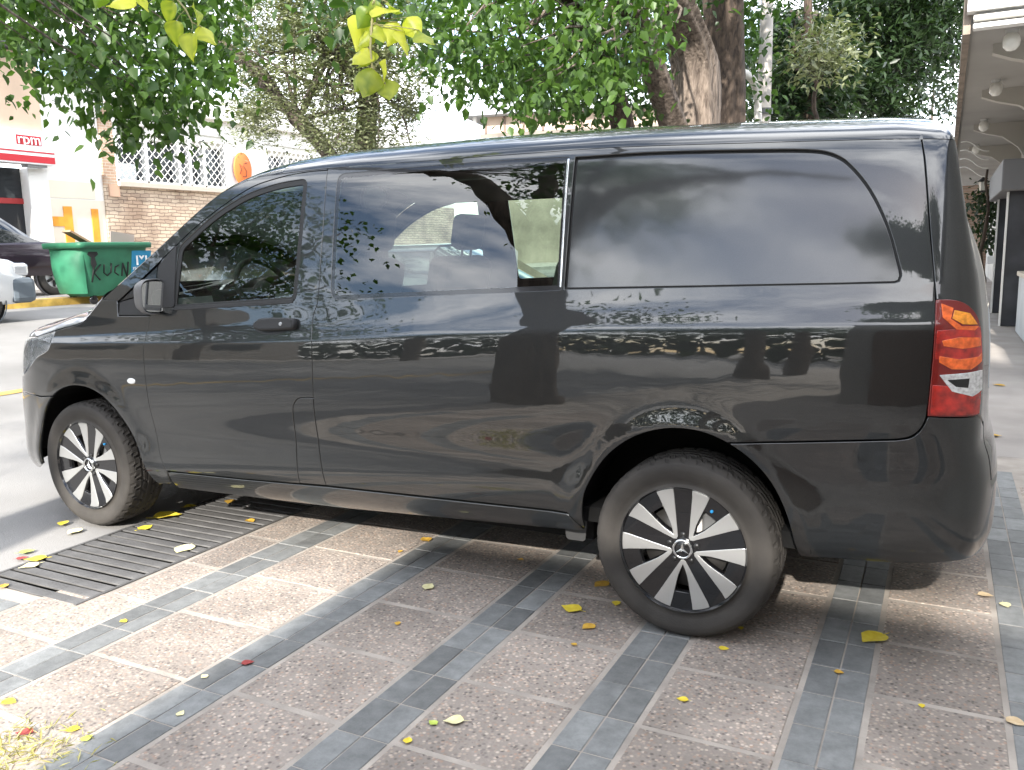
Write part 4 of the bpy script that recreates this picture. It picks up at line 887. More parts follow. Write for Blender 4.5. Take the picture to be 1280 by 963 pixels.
def leaves_mesh(name, P, size, droop=.6, shape=0, seed=1, tone=None, jit=.35):
    g = np.random.default_rng(seed); n = len(P); O, Fc = ((LEAF_O, LEAF_F), (NARR_O, NARR_F), (BLADE_O, NARR_F))[shape]
    az = g.uniform(0, 2*pi, n); pt = -droop*g.uniform(.2, 1.5, n)+g.normal(0, .3, n)
    d = np.stack([np.cos(az)*np.cos(pt), np.sin(az)*np.cos(pt), np.sin(pt)], 1)
    r = g.normal(size=(n, 3)); s = np.cross(d, r*.45+np.array((0, 0, 1.))); s /= np.linalg.norm(s, axis=1)[:, None]+1e-9; u = np.cross(s, d)
    sz = size*(1+jit*g.uniform(-1, 1, n))
    V = P[:, None, :]+sz[:, None, None]*(O[None, :, 0:1]*s[:, None, :]+O[None, :, 1:2]*d[:, None, :]+O[None, :, 2:3]*u[:, None, :])
    k = len(O); F_ = (np.array(Fc)[None]+(np.arange(n)*k)[:, None, None]).reshape(-1, 3)
    me = bpy.data.meshes.new(name); me.vertices.add(n*k); me.vertices.foreach_set('co', V.reshape(-1).astype(np.float32))
    me.loops.add(F_.size); me.loops.foreach_set('vertex_index', F_.reshape(-1).astype(np.int32)); me.polygons.add(len(F_))
    me.polygons.foreach_set('loop_start', np.arange(0, F_.size, 3, dtype=np.int32)); me.polygons.foreach_set('loop_total', np.full(len(F_), 3, np.int32))
    at_ = me.attributes.new('tint', 'FLOAT', 'POINT'); tv = np.clip(g.normal(.45, .25, n)+(0 if tone is None else tone), 0, 1); at_.data.foreach_set('value', np.repeat(tv, k).astype(np.float32))
    me.polygons.foreach_set('use_smooth', [True]*len(F_)); me.update(calc_edges=True); me.validate(); return me
def clump_pts(C, n, r, seed, flat=.8):
    g = np.random.default_rng(seed); C = np.asarray(C); q = g.normal(size=(len(C), n, 3))*np.array((1, 1, flat))
    q *= (r*g.uniform(.5, 1.3, (len(C), 1, 1))); tone = np.repeat(g.normal(0, .16, len(C)), n)
    return (C[:, None, :]+q).reshape(-1, 3), tone
def in_view(poly, d0, d1, n, seed):
    """clump centres filling the part of a crown that shows inside an outline, over a real range of distances"""
    g = np.random.default_rng(seed); A = np.array(poly, float); lo, hi = A.min(0), A.max(0); out = []
    while len(out) < n:
        q = g.uniform(lo, hi, (200, 2)); q = q[inside(poly, q)]
        out += [at(x, y, g.uniform(d0, d1)) for x, y in q]
    return np.array(out[:n])
def ellip(c, r, n, seed, hollow=.35):
    g = np.random.default_rng(seed); v = g.normal(size=(n, 3)); v /= np.linalg.norm(v, axis=1)[:, None]; k = (hollow+(1-hollow)*g.uniform(0, 1, n)**.6)[:, None]
    return np.array(c)+v*k*np.array(r)
def limb(mb, pts, r0, r1, n=12, step=.25, wob=.03, seed=0):
    g = np.random.default_rng(seed); P = spl([np.array(q, float) for q in pts], step); m = len(P)
    P = [q+g.normal(0, wob, 3)*(0 if i in (0, m-1) else 1) for i, q in enumerate(P)]
    mb.tube(P, [(r0+(r1-r0)*i/(m-1))*(1+.06*g.normal()) for i in range(m)], n)
def trunk_mesh(mb, pts, rad, n=40, ridge=.05, seed=0, step=.08):
    """old trunk with furrowed, twisting bark"""
    g = np.random.default_rng(seed); P = spl([np.array(q, float) for q in pts], step); m = len(P); R = np.interp(np.linspace(0, 1, m), np.linspace(0, 1, len(rad)), rad)
    f = [(g.integers(3, 7), g.uniform(0, 6.28), g.uniform(-.4, .4), .55), (g.integers(9, 15), g.uniform(0, 6.28), g.uniform(-.8, .8), .35), (g.integers(17, 23), g.uniform(0, 6.28), g.uniform(-.5, .5), .28)]
    vs = []
    for i in range(m):
        for j in range(n):
            a = 2*pi*j/n; k = 1+ridge*sum(w_*sin(q*a+p+s_*i*.35) for q, p, s_, w_ in f)+g.normal()*.008
            vs.append(P[i]+R[i]*k*np.array((cos(a), sin(a), 0)))
    mb.add(vs, [(i*n+j, i*n+(j+1) % n, (i+1)*n+(j+1) % n, (i+1)*n+j) for i in range(m-1) for j in range(n)], True)
def tree(name, label, trunk_fn, bark, crown_sets, leafm, cat='tree', group=None, base=(0, 0, 0)):
    t = empty(name, base, 0, label, cat, group); mb = MB(); trunk_fn(mb); o = mb.build('trunk', bark, t, fix=False); o.location = [-q for q in base]
    for i, (P, tone, size, droop, shape, lm) in enumerate(crown_sets):
        o = link('crown', leaves_mesh('crown', P, size, droop, shape, 11+i, tone), t, lm or leafm); o.location = [-q for q in base]
    return t
def twigs_to(mb, C, src, n, seed, r=.012):
    g = np.random.default_rng(seed)
    for i in g.choice(len(C), min(n, len(C)), replace=False):
        c = C[i]; s = src[g.integers(len(src))]; s = np.array(s); m_ = (s+c)/2+g.normal(0, .2, 3); limb(mb, [s, m_, c], r*2.2, r*.5, 6, .4, .02, int(i))
# --- mulberry behind the van
def m_(px, py, X=.62): return onX(px, py, X)
b1 = m_(860, 150); B1 = (float(b1[0]), float(b1[1]), 0.)
C1 = in_view([(510, -60), (835, -60), (832, 40), (808, 70), (785, 105), (760, 150), (735, 160), (700, 138), (655, 138), (610, 120), (575, 105), (540, 92), (522, 60)], 7.4, 11.5, 215, 3)
C1b = in_view([(380, -60), (520, -60), (505, 5), (445, 28), (410, 48), (385, 30)], 6.0, 8.5, 26, 4)
C1c = ellip((B1[0], B1[1], 7.2), (3.6, 3.6, 2.2), 230, 5)
P1, t1 = clump_pts(C1, 22, .22, 6); P1b, t1b = clump_pts(C1b, 16, .20, 7); P1c, t1c = clump_pts(C1c, 26, .36, 8)
def tr1(mb):
    k = B1[1]; w0 = m_(868, 156); w1 = m_(868, 80); w2 = m_(842, 0); w3 = m_(822, -80)
    trunk_mesh(mb, [(B1[0]+.05, B1[1]+.05, -.1), (B1[0]+.04, B1[1]+.04, 1.4), w0, w1, w2, w3], [.52, .45, .36, .34, .28, .22], n=48, ridge=.10, seed=2)
    q = [m_(848, 175), m_(826, 112), m_(808, 60), m_(795, 25), m_(765, -10), m_(730, -70)]
    trunk_mesh(mb, q, [.20, .18, .16, .14, .12, .1], n=24, ridge=.08, seed=4)
    limb(mb, [w3, w3+np.array((.3, .5, 1.5)), w3+np.array((.2, .9, 3.))], .2, .06); limb(mb, [w3, w3+np.array((-1., -.5, 1.2)), w3+np.array((-2.2, -1., 2.))], .14, .04); limb(mb, [w3, w3+np.array((1.2, .3, 1.)), w3+np.array((2.4, .2, 1.8))], .14, .04)
    limb(mb, [q[-1], q[-1]+np.array((-.6, -1.2, .2)), q[-1]+np.array((-1., -2.6, .1))], .09, .03)
    twigs_to(mb, C1, [q[3], q[4], q[5], w2], 46, 9, .010); twigs_to(mb, C1c, [w3, w3+np.array((.3, .5, 1.5))], 40, 10, .015)
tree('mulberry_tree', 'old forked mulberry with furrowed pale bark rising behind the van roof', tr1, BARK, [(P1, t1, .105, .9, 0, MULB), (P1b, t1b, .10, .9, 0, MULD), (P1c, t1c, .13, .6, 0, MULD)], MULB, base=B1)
# slim leaning stem left of it
bs = onX(776, 165, .2); BS = (float(bs[0]), float(bs[1]), 0.)
CS = in_view([(640, 30), (760, 20), (790, 90), (800, 150), (740, 150), (660, 120)], 9.5, 12.5, 60, 13); PS, tS = clump_pts(CS, 22, .25, 14)
tree('leaning_tree', 'slim dark leaning tree stem beside the forked mulberry', lambda mb: (trunk_mesh(mb, [(bs[0]+.3, bs[1], -.1), onX(780, 172, .2), onX(764, 110, .2), onX(742, 57, .2), onX(700, -20, .2), onX(640, -90, .2)], [.22, .18, .16, .14, .1, .05], n=20, ridge=.06, seed=5)), BARKD, [(PS, tS, .11, .8, 0, MULD)], MULD, base=BS)
# darker trunk behind
b2 = onX(910, 150, .4); B2 = (float(b2[0]), float(b2[1]), 0.)
C2 = in_view([(800, -60), (965, -60), (962, 60), (950, 150), (900, 160), (800, 165), (785, 100)], 15.5, 21, 130, 15); P2, t2 = clump_pts(C2, 30, .34, 16)
C2b = ellip((B2[0], B2[1], 9), (3.5, 3.5, 2.5), 110, 17); P2b, t2b = clump_pts(C2b, 24, .45, 18)
tree('dark_trunk_tree', 'straight dark brown tree trunk close behind the forked mulberry', lambda mb: (trunk_mesh(mb, [(B2[0], B2[1], -.1), (B2[0], B2[1], 2.), onX(909, 150, .4), onX(906, 60, .4), onX(903, -40, .4), onX(905, -150, .4)], [.40, .33, .31, .33, .34, .3], ridge=.07, seed=7), twigs_to(mb, C2b, [np.array((B2[0], B2[1], 6.5))], 30, 3, .03)), BARKD, [(P2, t2, .15, .7, 0, MULD), (P2b, t2b, .16, .6, 0, MULD)], MULD, base=B2)
# --- evergreens further down the pavement
def ever(px, X, seed, poly, d0, d1, label, n=150, bx=0):
    b = onX(px, 150, X); B = (float(b[0]), float(b[1]), 0.); C = in_view(poly, d0, d1, n, seed); P, t = clump_pts(C, 60, .42, seed+1)
    def f(mb):
        trunk_mesh(mb, [(B[0], B[1], -.1), (B[0], B[1], 4.), onX(px+bx*.5, 70, X), onX(px+bx, -60, X)], [.26, .18, .14, .08], n=20, seed=seed); twigs_to(mb, C, [onX(px, 110, X), onX(px+bx*.6, 40, X)], 34, seed, .035)
    return tree('evergreen_tree', label, f, BARKD, [(P, t, .30, .5, 1, DARKL)], DARKL, base=B)
ever(1105, 1.6, 31, [(1010, -60), (1205, -60), (1205, 20), (1195, 70), (1160, 80), (1140, 110), (1130, 150), (1060, 155), (1035, 120), (1040, 60)], 24, 30, 'broad dark evergreen tree with drooping foliage nearest the canopy', 300, 30)
ever(1010, .6, 37, [(955, 40), (1000, 20), (1050, 60), (1060, 110), (1050, 152), (960, 152), (950, 120)], 21, 26, 'smaller dark evergreen tree beside the street lamp pole', 130)
CX = in_view([(990, 55), (1040, 25), (1062, 60), (1045, 95), (1010, 90)], 17, 19.5, 34, 41); PX, tX = clump_pts(CX, 34, .26, 42)
bx_ = onX(1020, 150, 1.2)
tree('pale_sprig_tree', 'young tree with grey green sunlit leaf sprays before the evergreens', lambda mb: (limb(mb, [(bx_[0], bx_[1], -.1), (bx_[0], bx_[1], 2.5), onX(1020, 90, 1.2), onX(1018, 40, 1.2)], .10, .03), twigs_to(mb, CX, [onX(1020, 90, 1.2)], 14, 4, .012)), BARKD, [(PX, tX, .2, .4, 1, PALE)], PALE, base=(float(bx_[0]), float(bx_[1]), 0.))
CY = in_view([(1125, 105), (1200, 70), (1203, 150), (1120, 152)], 32, 38, 40, 43); PY, tY = clump_pts(CY, 22, .45, 44); by_ = onX(1165, 150, 2.2)
tree('distant_tree', 'thin leaved distant tree seen beside the canopy edge', lambda mb: limb(mb, [(by_[0], by_[1], -.1), (by_[0], by_[1], 5.), by_+np.array((0, 0, 3))], .3, .08), BARKD, [(PY, tY, .34, .5, 1, DARKL)], DARKL, base=(float(by_[0]), float(by_[1]), 0.))
# --- pale tree across the street
b4 = at(456, 200, 17.5); B4 = (float(b4[0]), float(b4[1]), road_z(float(b4[0])))
C4 = in_view([(288, 30), (330, -30), (440, -40), (520, -20), (528, 60), (522, 120), (520, 175), (500, 190), (430, 193), (390, 180), (350, 120), (330, 175), (300, 160), (290, 110)], 15.3, 18.5, 420, 51); P4, t4 = clump_pts(C4, 105, .24, 52)
def tr4(mb):
    trunk_mesh(mb, [B4, at(456, 240, 17.5), at(456, 180, 17.5), at(462, 110, 17.5), at(470, 20, 17.4), at(480, -60, 17.3)], [.36, .27, .23, .2, .16, .1], n=24, seed=8)
    limb(mb, [at(456, 270, 17.5), at(405, 188, 17.2), at(372, 150, 17.0), at(335, 105, 16.8), at(290, 65, 16.6), at(250, 30, 16.4)], .19, .11, 14, .2, .03, 3)
    limb(mb, [at(460, 120, 17.5), at(420, 60, 17.), at(400, -10, 16.8)], .14, .05); limb(mb, [at(465, 90, 17.5), at(500, 40, 17.)], .12, .04); twigs_to(mb, C4, [at(462, 110, 17.5), at(372, 150, 17.), at(420, 60, 17.)], 40, 12, .02)
    g = np.random.default_rng(5)
    for k in range(46):
        x = g.normal(418, 9); y = g.uniform(95, 118); limb(mb, [at(x, y, 16.4), at(x+g.normal(0, 5), y+g.uniform(12, 32), 16.3)], .012, .006, 4, .3, .01, k)
tree('pale_tree', 'feathery grey green tree with leaning limb on the far side of the street', tr4, BARKP, [(P4, t4+.08, .105, .2, 1, PALE)], PALE, base=B4)
# --- tree behind the photographer: its crown overhangs the street and the top of the view
B0 = (.35, -4.6, 0.)
CL = in_view([(-60, -70), (300, -70), (292, 40), (284, 100), (250, 128), (215, 140), (190, 150), (150, 150), (125, 140), (105, 118), (70, 112), (40, 112), (22, 90), (12, 40), (-60, 60)], 7.2, 10.5, 330, 61)
CL2 = in_view([(130, 140), (170, 140), (160, 172), (140, 178)], 8, 8.6, 7, 62); CL3 = in_view([(190, 140), (250, 130), (240, 158), (200, 160)], 8.2, 9, 9, 63); CL4 = np.array([at(8, 120, 8.2), at(15, 130, 8.1), at(68, 128, 8.4), at(88, 138, 8.5), at(100, 145, 8.3)])
CO = np.concatenate([ellip((-.3, -6.6, 5.9), (1.1, 2.0, 1.6), 50, 64, .1), ellip((-1., -9.5, 8.2), (1.6, 2., 1.3), 50, 69, .2)])
PL, tL = clump_pts(np.concatenate([CL, CL2, CL3]), 17, .20, 66); PL4, tL4 = clump_pts(CL4, 5, .07, 67); PO, tO = clump_pts(CO, 52, .34, 68)
def tr0(mb):
    trunk_mesh(mb, [(.35, -4.6, -.1), (.34, -4.6, 1.3), (.25, -4.7, 2.6), (.1, -4.8, 3.6)], [.36, .28, .25, .24], ridge=.09, seed=9)
    limb(mb, [(.1, -4.8, 3.5), (-.8, -4., 4.8), (-2.2, -2., 5.4), (-3.8, .6, 5.3), (-4.6, 2.4, 4.9)], .17, .05, 12, .2, .03, 2)
    limb(mb, [(.1, -4.8, 3.5), (.6, -5.5, 5.), (1.8, -6.6, 6.4), (3., -7.4, 7.)], .18, .06); limb(mb, [(.1, -4.8, 3.5), (-.5, -5.6, 5.4), (-1.2, -6.5, 7.5)], .17, .06); limb(mb, [(.3, -5.1, 4.2), (.9, -4., 4.6), (1.6, -2.4, 4.5), (2.0, -.8, 4.1)], .08, .02)
    limb(mb, [(-.8, -4., 4.8), (-2., -5., 6.), (-3.6, -6., 7.)], .12, .04); twigs_to(mb, CL, [np.array((-3.8, .6, 5.3)), np.array((-4.6, 2.4, 4.9)), np.array((-2.2, -2., 5.4))], 36, 20, .010); twigs_to(mb, CO, [np.array((1.8, -6.6, 6.4)), np.array((-1.2, -6.5, 7.5)), np.array((-2., -5., 6.))], 50, 21, .014)
tree('street_tree', 'spreading mulberry whose leafy boughs hang over the street before the shop', tr0, BARK, [(PL, tL, .108, .9, 0, MULB), (PL4, tL4, .085, 1., 0, MULB), (PO, tO, .095, .6, 0, MULB)], MULB, base=B0)
# unseen flat crown, added to keep sun off the van and the path
CG = np.concatenate([ellip((3.7, -22., 13.1), (2.2, 1.3, .8), 270, 101, .0), ellip((6.5, -22., 13.1), (2.2, 1.3, .8), 250, 102, .0), ellip((9.3, -22., 14.6), (2.5, 1.3, 1.9), 330, 104, .0)]); PG, tG = clump_pts(CG, 44, .30, 103, .6); k_ = PG[:, 2] > .50-PG[:, 1]/1.85; PG = PG[k_]; tG = tG[k_]
def trg(mb):
    trunk_mesh(mb, [(9.4, -22., -.1), (9.4, -22., 6.), (9., -22., 12.6)], [.42, .34, .2], n=24, seed=12); limb(mb, [(9., -22., 12.6), (7., -22., 13.2), (5., -22., 13.2), (2.4, -22., 13.2)], .18, .06); twigs_to(mb, CG, [np.array((7., -22., 13.2)), np.array((4., -22., 13.2))], 30, 6, .015)
tree('sun_blocker_tree', 'tall flat crown added out of view to shade the van', trg, BARK, [(PG, tG, .17, .4, 0, MULD)], MULD, base=(9.4, -22., 0.))
# further street trees, mirrored in the paint
for i, (x, y) in enumerate(((.4, -15.2), (-12.6, -4.), (-12.6, -12.), (.4, -21.5), (-9.4, -17.))):
    z = .64 if x < -10 else 0.; C = ellip((x-(1.2 if x > 0 else 0), y, z+(5.0 if x > -10 else 6.6)), ((4.6 if x > -10 else 3.6), (2.4 if x > -10 else 3.6), (1.5 if x > -10 else 2.6)), 190, 70+i, .1); P, t = clump_pts(C, 26, .5, 80+i)
    def f(mb, x=x, y=y, z=z, C=C):
        trunk_mesh(mb, [(x, y, z-.1), (x+.1, y, z+2.), (x, y+.1, z+4.)], [.34, .26, .22], n=24, seed=11); twigs_to(mb, C, [np.array((x, y, z+4.))], 26, 5, .05)
    tree('roadside_tree', ('low spreading roadside tree level with the shading block', 'leafy roadside tree before the terrace house, end of the row', 'leafy roadside tree before the terrace house, away from the shop', 'low spreading roadside tree well past the shading block', 'low spreading tree standing at the far kerb past the terrace house')[i], f, BARK, [(P, t, .17, .6, 0, MULD)], MULD, base=(x, y, z))
# wooded end of the street, far behind the photographer
g = np.random.default_rng(8); n = 5200; PW = np.stack([g.uniform(-45, 40, n), g.uniform(-52, -44, n), g.uniform(.2, 9, n)*g.uniform(.6, 1., n)], 1)
o = link('distant_trees', leaves_mesh('distant_trees', PW, 1.1, .4, 0, 9), None, DARKL); tag(o, 'dark mass of trees closing the far end of the street', 'trees', kind='stuff')
# --- the two bright sprigs hanging into the view
def sprig(label, pts, leafspec, seed):
    """pts: stem points; leafspec: (point, direction, size)"""
    s = empty('hanging_sprig', tuple(pts[0]), 0, label, 'branch'); L0 = pts[0]; mb = MB(); mb.tube([q-L0 for q in pts], list(np.linspace(.007, .0025, len(pts))), 6)
    g = np.random.default_rng(seed); tw = mb
    for p, d, sz in leafspec:
        d = d/np.linalg.norm(d); i = int(np.argmin([np.linalg.norm(q-p) for q in pts])); st = p-L0
        tw.tube([pts[i]-L0, (pts[i]+p)/2-L0+g.normal(0, .005, 3), st], .0018, 5)
        sd = np.cross(d, C_F+g.normal(0, .8, 3)); sd /= np.linalg.norm(sd); up_ = np.cross(sd, d); rows = []; n = 9
        prof = [(0, .02), (.06, .22), (.16, .36), (.30, .42), (.45, .39), (.60, .30), (.76, .18), (.89, .08), (1., .004)]
        for t, w_ in prof: rows.append([st+sz*(d*t+sd*w_*k+up_*(abs(k)*w_*.45-.25*t*t+.05*sin(9*t+k)*abs(k))) for k in (-1, -.5, 0, .5, 1)])
        o = MB().grid(rows).build('leaf', YELL, s, fix=False); a = o.data.attributes.new('tint', 'FLOAT', 'POINT'); b0 = g.normal(.5, .3); a.data.foreach_set('value', [float(np.clip(b0+g.normal(0, .12)+.18*((i % 5) in (1, 3)), 0, 1)) for i in range(len(o.data.vertices))])  # tint spread paints sunlit and backlit brightness, plus veins, into the leaf
    tw.build('twig', mat('twig_green', (.24, .22, .10), .7), s); return s
D = 3.3
def L_(x, y, tx, ty, d=D, dz=0.): p = at(x, y, d+dz); q = at(tx, ty, d+dz+random.uniform(-.03, .03)); return (p, q-p, float(np.linalg.norm(q-p)))
sprig('sprig of bright yellow green leaves hanging in the sun before the pale tree', [at(468, -40, D), at(468, 0, D), at(465, 30, D), at(463, 60, D), at(465, 85, D), at(478, 100, D), at(484, 108, D)],
      [L_(464, 10, 446, 38), L_(466, 5, 498, 22), L_(462, 22, 441, 66, dz=.03), L_(463, 40, 448, 62), L_(472, 30, 479, 58), L_(460, 60, 442, 86), L_(464, 62, 451, 90, dz=.04), L_(497, 28, 484, 60), L_(508, 22, 527, 52), L_(524, 38, 542, 62), L_(506, 40, 504, 72), L_(474, 78, 486, 102), L_(462, 86, 445, 120), L_(466, 86, 454, 126, dz=-.03), L_(482, 98, 489, 130), L_(478, 8, 455, 18), L_(486, 4, 499, 20)], 3)
sprig('sprig of light green leaves hanging below the leafy boughs of the street', [at(228, -40, 4.3), at(222, 0, 4.3), at(232, 12, 4.3), at(240, 28, 4.3), at(252, 34, 4.3)],
      [L_(216, 2, 207, 30, 4.3), L_(220, 26, 219, 58, 4.3), L_(239, 42, 237, 74, 4.3), L_(250, 32, 268, 60, 4.3), L_(240, 8, 253, 30, 4.3), L_(165, -8, 138, 14, 4.4), L_(178, -5, 183, 16, 4.4), L_(130, -12, 119, 12, 4.4), L_(196, -10, 190, 6, 4.4)], 4)
# ivy on the right-hand house
CI = np.concatenate([in_view([(1216, 232), (1246, 232), (1246, 300), (1238, 330), (1228, 300)], 19., 20.5, 40, 91)]); PI_, tI = clump_pts(CI, 20, .16, 92)
iv = empty('ivy', (4.7, 16.6, 0), 0, 'dark green ivy hanging below the canopy beside the lantern', 'plant'); o = link('foliage', leaves_mesh('ivy', PI_, .11, .8, 0, 93, tI), iv, DARKL); o.location = (-4.7, -16.6, 0)
mb = MB(); limb(mb, [(0, 1., 0), (0, .8, 1.2), (-.05, .4, 2.8)], .05, .02); mb.build('stem', BARKD, iv)
# ------------------------------------------------------------------ lamp pole
bp_ = onX(954, 150, .5); po = empty('lamp_pole', (float(bp_[0]), float(bp_[1]), 0), 0, 'slender pale concrete pole with curved pipe beside the dark trunk', 'pole')
PM = mat('pole_grey', (.36, .33, .30), .7, var=.2, vscale=3., bump=.2, bscale=40)
top = onX(962, -80, .5)-bp_; MB().tube([(0, 0, 0), (0, 0, float(bp_[2])), (float(top[0]), float(top[1]), float(bp_[2]+top[2]))], [.17, .15, .11], 16).build('shaft', PM, po)
cv = [onX(x, y, .5)-np.array((bp_[0], bp_[1], 0)) for x, y in ((948, 158), (947, 130), (944, 108), (937, 96), (925, 89))]
MB().tube(spl(cv, .1), .075, 10).build('curved_pipe', mat('pipe_pale', (.55, .53, .50), .5), po)
MB().lathe([(.19, -.06), (.19, .06)], c=(0, 0, float(onX(954, 140, .5)[2])), n=16).build('clamp', mat('clamp_dark', (.1, .1, .1), .6), po)
# ------------------------------------------------------------------ cars along the far kerb (length along y, nose to +y)
def car(label, loc, rz, col, S, wheel_y, wr, trim, glass_z, W=.88):
    """S: stations (y, z_low, z_belt, z_top, half width at belt, half width at top)"""
    c = empty('parked_car', loc, rz, label, 'car'); m = mat('car_'+label[:12], col, .35, metal=.2, coat=1., coat_rough=.04)
    lo = []; hi = []
    for y, zl, zb, zt, wb, wt in S:
        lo.append([np.array(q) for q in [(-wb*.92, y, zl), (-wb, y, zl+.12), (-wb*1.01, y, (zl+zb)/2), (-wb*.985, y, zb-.05), (-wb*.95, y, zb), (-wb*.5, y, zb+.04), (0, y, zb+.05), (wb*.5, y, zb+.04), (wb*.95, y, zb), (wb*.985, y, zb-.05), (wb*1.01, y, (zl+zb)/2), (wb, y, zl+.12), (wb*.92, y, zl)]])
    b = MB().grid(lo); b.add(lo[0], [tuple(range(13))]); b.add(lo[-1], [tuple(range(13))]); b.build('body', m, c)
    T = [s for s in S if s[3] > s[2]+.02]
    rows = [[np.array(q) for q in [(-wb*.93, y, zb), (-(wb*.93+wt)/2, y, (zb+zt)/2), (-wt, y, zt-.05), (-wt*.85, y, zt), (0, y, zt+.03), (wt*.85, y, zt), (wt, y, zt-.05), ((wb*.93+wt)/2, y, (zb+zt)/2), (wb*.93, y, zb)]] for y, zl, zb, zt, wb, wt in T]
    MB().grid(rows).build('cabin', mat('car_glass', (.012, .016, .020), .06, coat=1.), c)
    MB().grid([[r[k]+np.array((0, 0, .012)) for k in range(2, 7)] for r in rows[1:-1]] if len(rows) > 3 else [[r[k] for k in range(2, 7)] for r in rows]).build('roof', m, c)
    for s in (-1, 1):
        for q in range(1, len(T)-1): MB().tube([rows[q][0 if s < 0 else 8]+np.array((s*.012, 0, 0)), rows[q][1 if s < 0 else 7]+np.array((s*.012, 0, 0)), rows[q][2 if s < 0 else 6]+np.array((s*.012, 0, 0))], .03, 6).build('window_post', m, c)
        for wy in wheel_y:
            w_ = bpy.data.objects.new('wheel', None); COL.objects.link(w_); w_.parent = c; w_.location = (s*(W-.09), wy, wr)
            MB().lathe([(.60*wr, .0), (.68*wr, -.01), (.9*wr, -.01), (wr, .02), (wr, .17), (.9*wr, .2)], axis='x', n=36).xf(Matrix.Scale(-s, 4, (1, 0, 0))).build('tyre', TYRE, w_)
            MB().lathe([(0, .0), (.12*wr, .0), (.2*wr, .03), (.55*wr, .01), (.62*wr, .0), (.62*wr, .1)], axis='x', n=30).xf(Matrix.Scale(-s, 4, (1, 0, 0))).build('rim', mat('steel_rim', (.42, .42, .42), .4, metal=.6), w_)
            for k in range(7):
                a = 2*pi*k/7; MB().box(-.004, .03, .20*wr, .56*wr, -.07*wr, .07*wr).xf(Matrix.Scale(-s, 4, (1, 0, 0)) @ Matrix.Rotation(a, 4, 'X')).build('rim_slot', GBLACK, w_)
            MB().lathe([(wr*1.10, -.012), (wr*1.16, -.012), (wr*1.18, -.0), (wr*1.18, .03)], axis='x', n=36).xf(Matrix.Scale(-s, 4, (1, 0, 0))).build('arch_trim', trim, w_)
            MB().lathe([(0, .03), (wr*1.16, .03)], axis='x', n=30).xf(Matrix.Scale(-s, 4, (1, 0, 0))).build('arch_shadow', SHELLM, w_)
    y1 = S[-1]
    MB().box(-W*.985, W*.985, y1[0]-.34, y1[0]+.05, y1[1]-.03, y1[1]+.36, b=.08).build('front_bumper', trim, c)
    for s in (-1, 1): MB().box(s*W*.70-.2, s*W*.70+.2, y1[0]-.30, y1[0]-.02, y1[1]+.38, y1[1]+.58, b=.05).build('headlight', mat('car_lamp', (.6, .62, .65), .15, metal=.5, coat=1.), c)
    for s in (-1, 1): MB().box(s*(W+.1)-.1, s*(W+.1)+.1, T[-2][0]-.25, T[-2][0]-.1, T[-2][2]+.04, T[-2][2]+.18, b=.03).build('wing_mirror', trim, c)
    return c
GREYB = mat('bumper_grey', (.10, .12, .14), .6)
wc = at(9, 402, 13.); zc_ = road_z(float(wc[0]))
car('white compact van with grey plastic bumper parked near the yellow kerb', (float(wc[0])-.75, float(wc[1])-.36, zc_), 0, (.66, .67, .68),
    [(-2.9, .30, .95, 1.75, .82, .66), (-1.2, .28, .98, 1.80, .84, .70), (-.3, .28, .98, 1.78, .84, .70), (-.15, .28, .99, 1.03, .84, .70), (.2, .28, .99, .99, .84, .7), (.45, .28, .95, .95, .83, .7), (.62, .29, .88, .88, .80, .7), (.73, .30, .76, .76, .76, .7), (.78, .32, .62, .62, .72, .6)], (-2.4, 0.), .31, GREYB, 1.)
sc_ = at(72, 369, 18.4)
car('dark purple off road car standing on the far pavement behind the green container', (float(sc_[0])-.8, float(sc_[1]), .645), 0, (.022, .012, .022),
    [(-3.6, .45, 1.05, 1.75, .84, .66), (-2.0, .42, 1.10, 1.82, .87, .70), (-1.2, .42, 1.10, 1.78, .87, .70), (-.25, .42, 1.12, 1.16, .87, .72), (.3, .42, 1.08, 1.08, .86, .7), (.75, .45, 1.0, 1.0, .82, .7), (.95, .48, .88, .88, .76, .6)], (-2.7, 0.), .385, mat('suv_trim', (.09, .085, .09), .5), 1.1)
# ------------------------------------------------------------------ green waste container
GRN = mat('container_green', (.026, .150, .080), .55, var=.25, vscale=2.2, bump=.08, bscale=30); GRND = mat('container_rim_green', (.018, .115, .06), .5)
du = empty('waste_container', (0, 0, 0), 0, 'green plastic wheeled waste container with black graffiti and blue sticker', 'container')
dc = at(128, 382, 17.); DZ = road_z(-11.2); du.location = (-11.35, float(dc[1])+.30, DZ)
Ld, Hd = .98, 1.20     # half length along y, height
def dring(z, hx, hy, r=.16, n=8):
    return [np.array((x, y, z)) for x, y in round_poly([(-hx, -hy), (hx, -hy), (hx, hy), (-hx, hy)], r, n)]+[]
rr_ = [dring(z, hx, hy) for z, hx, hy in ((.16, .34, .56), (.2, .37, .60), (.5, .43, .68), (.9, .50, .75), (1.16, .54, .80))]
rr_ = [r+[r[0]] for r in rr_]; mbd = MB().grid(rr_); mbd.add(rr_[0][:-1], [tuple(range(len(rr_[0])-1))]); mbd.build('tub', GRN, du)
ri = [dring(z, hx, hy) for z, hx, hy in ((1.10, .545, .805), (1.10, .60, .86), (1.20, .61, .87), (1.215, .58, .84), (1.20, .50, .76), (.8, .46, .70), (.3, .3, .5))]; ri = [r+[r[0]] for r in ri]
MB().grid(ri).build('rim', GRND, du)
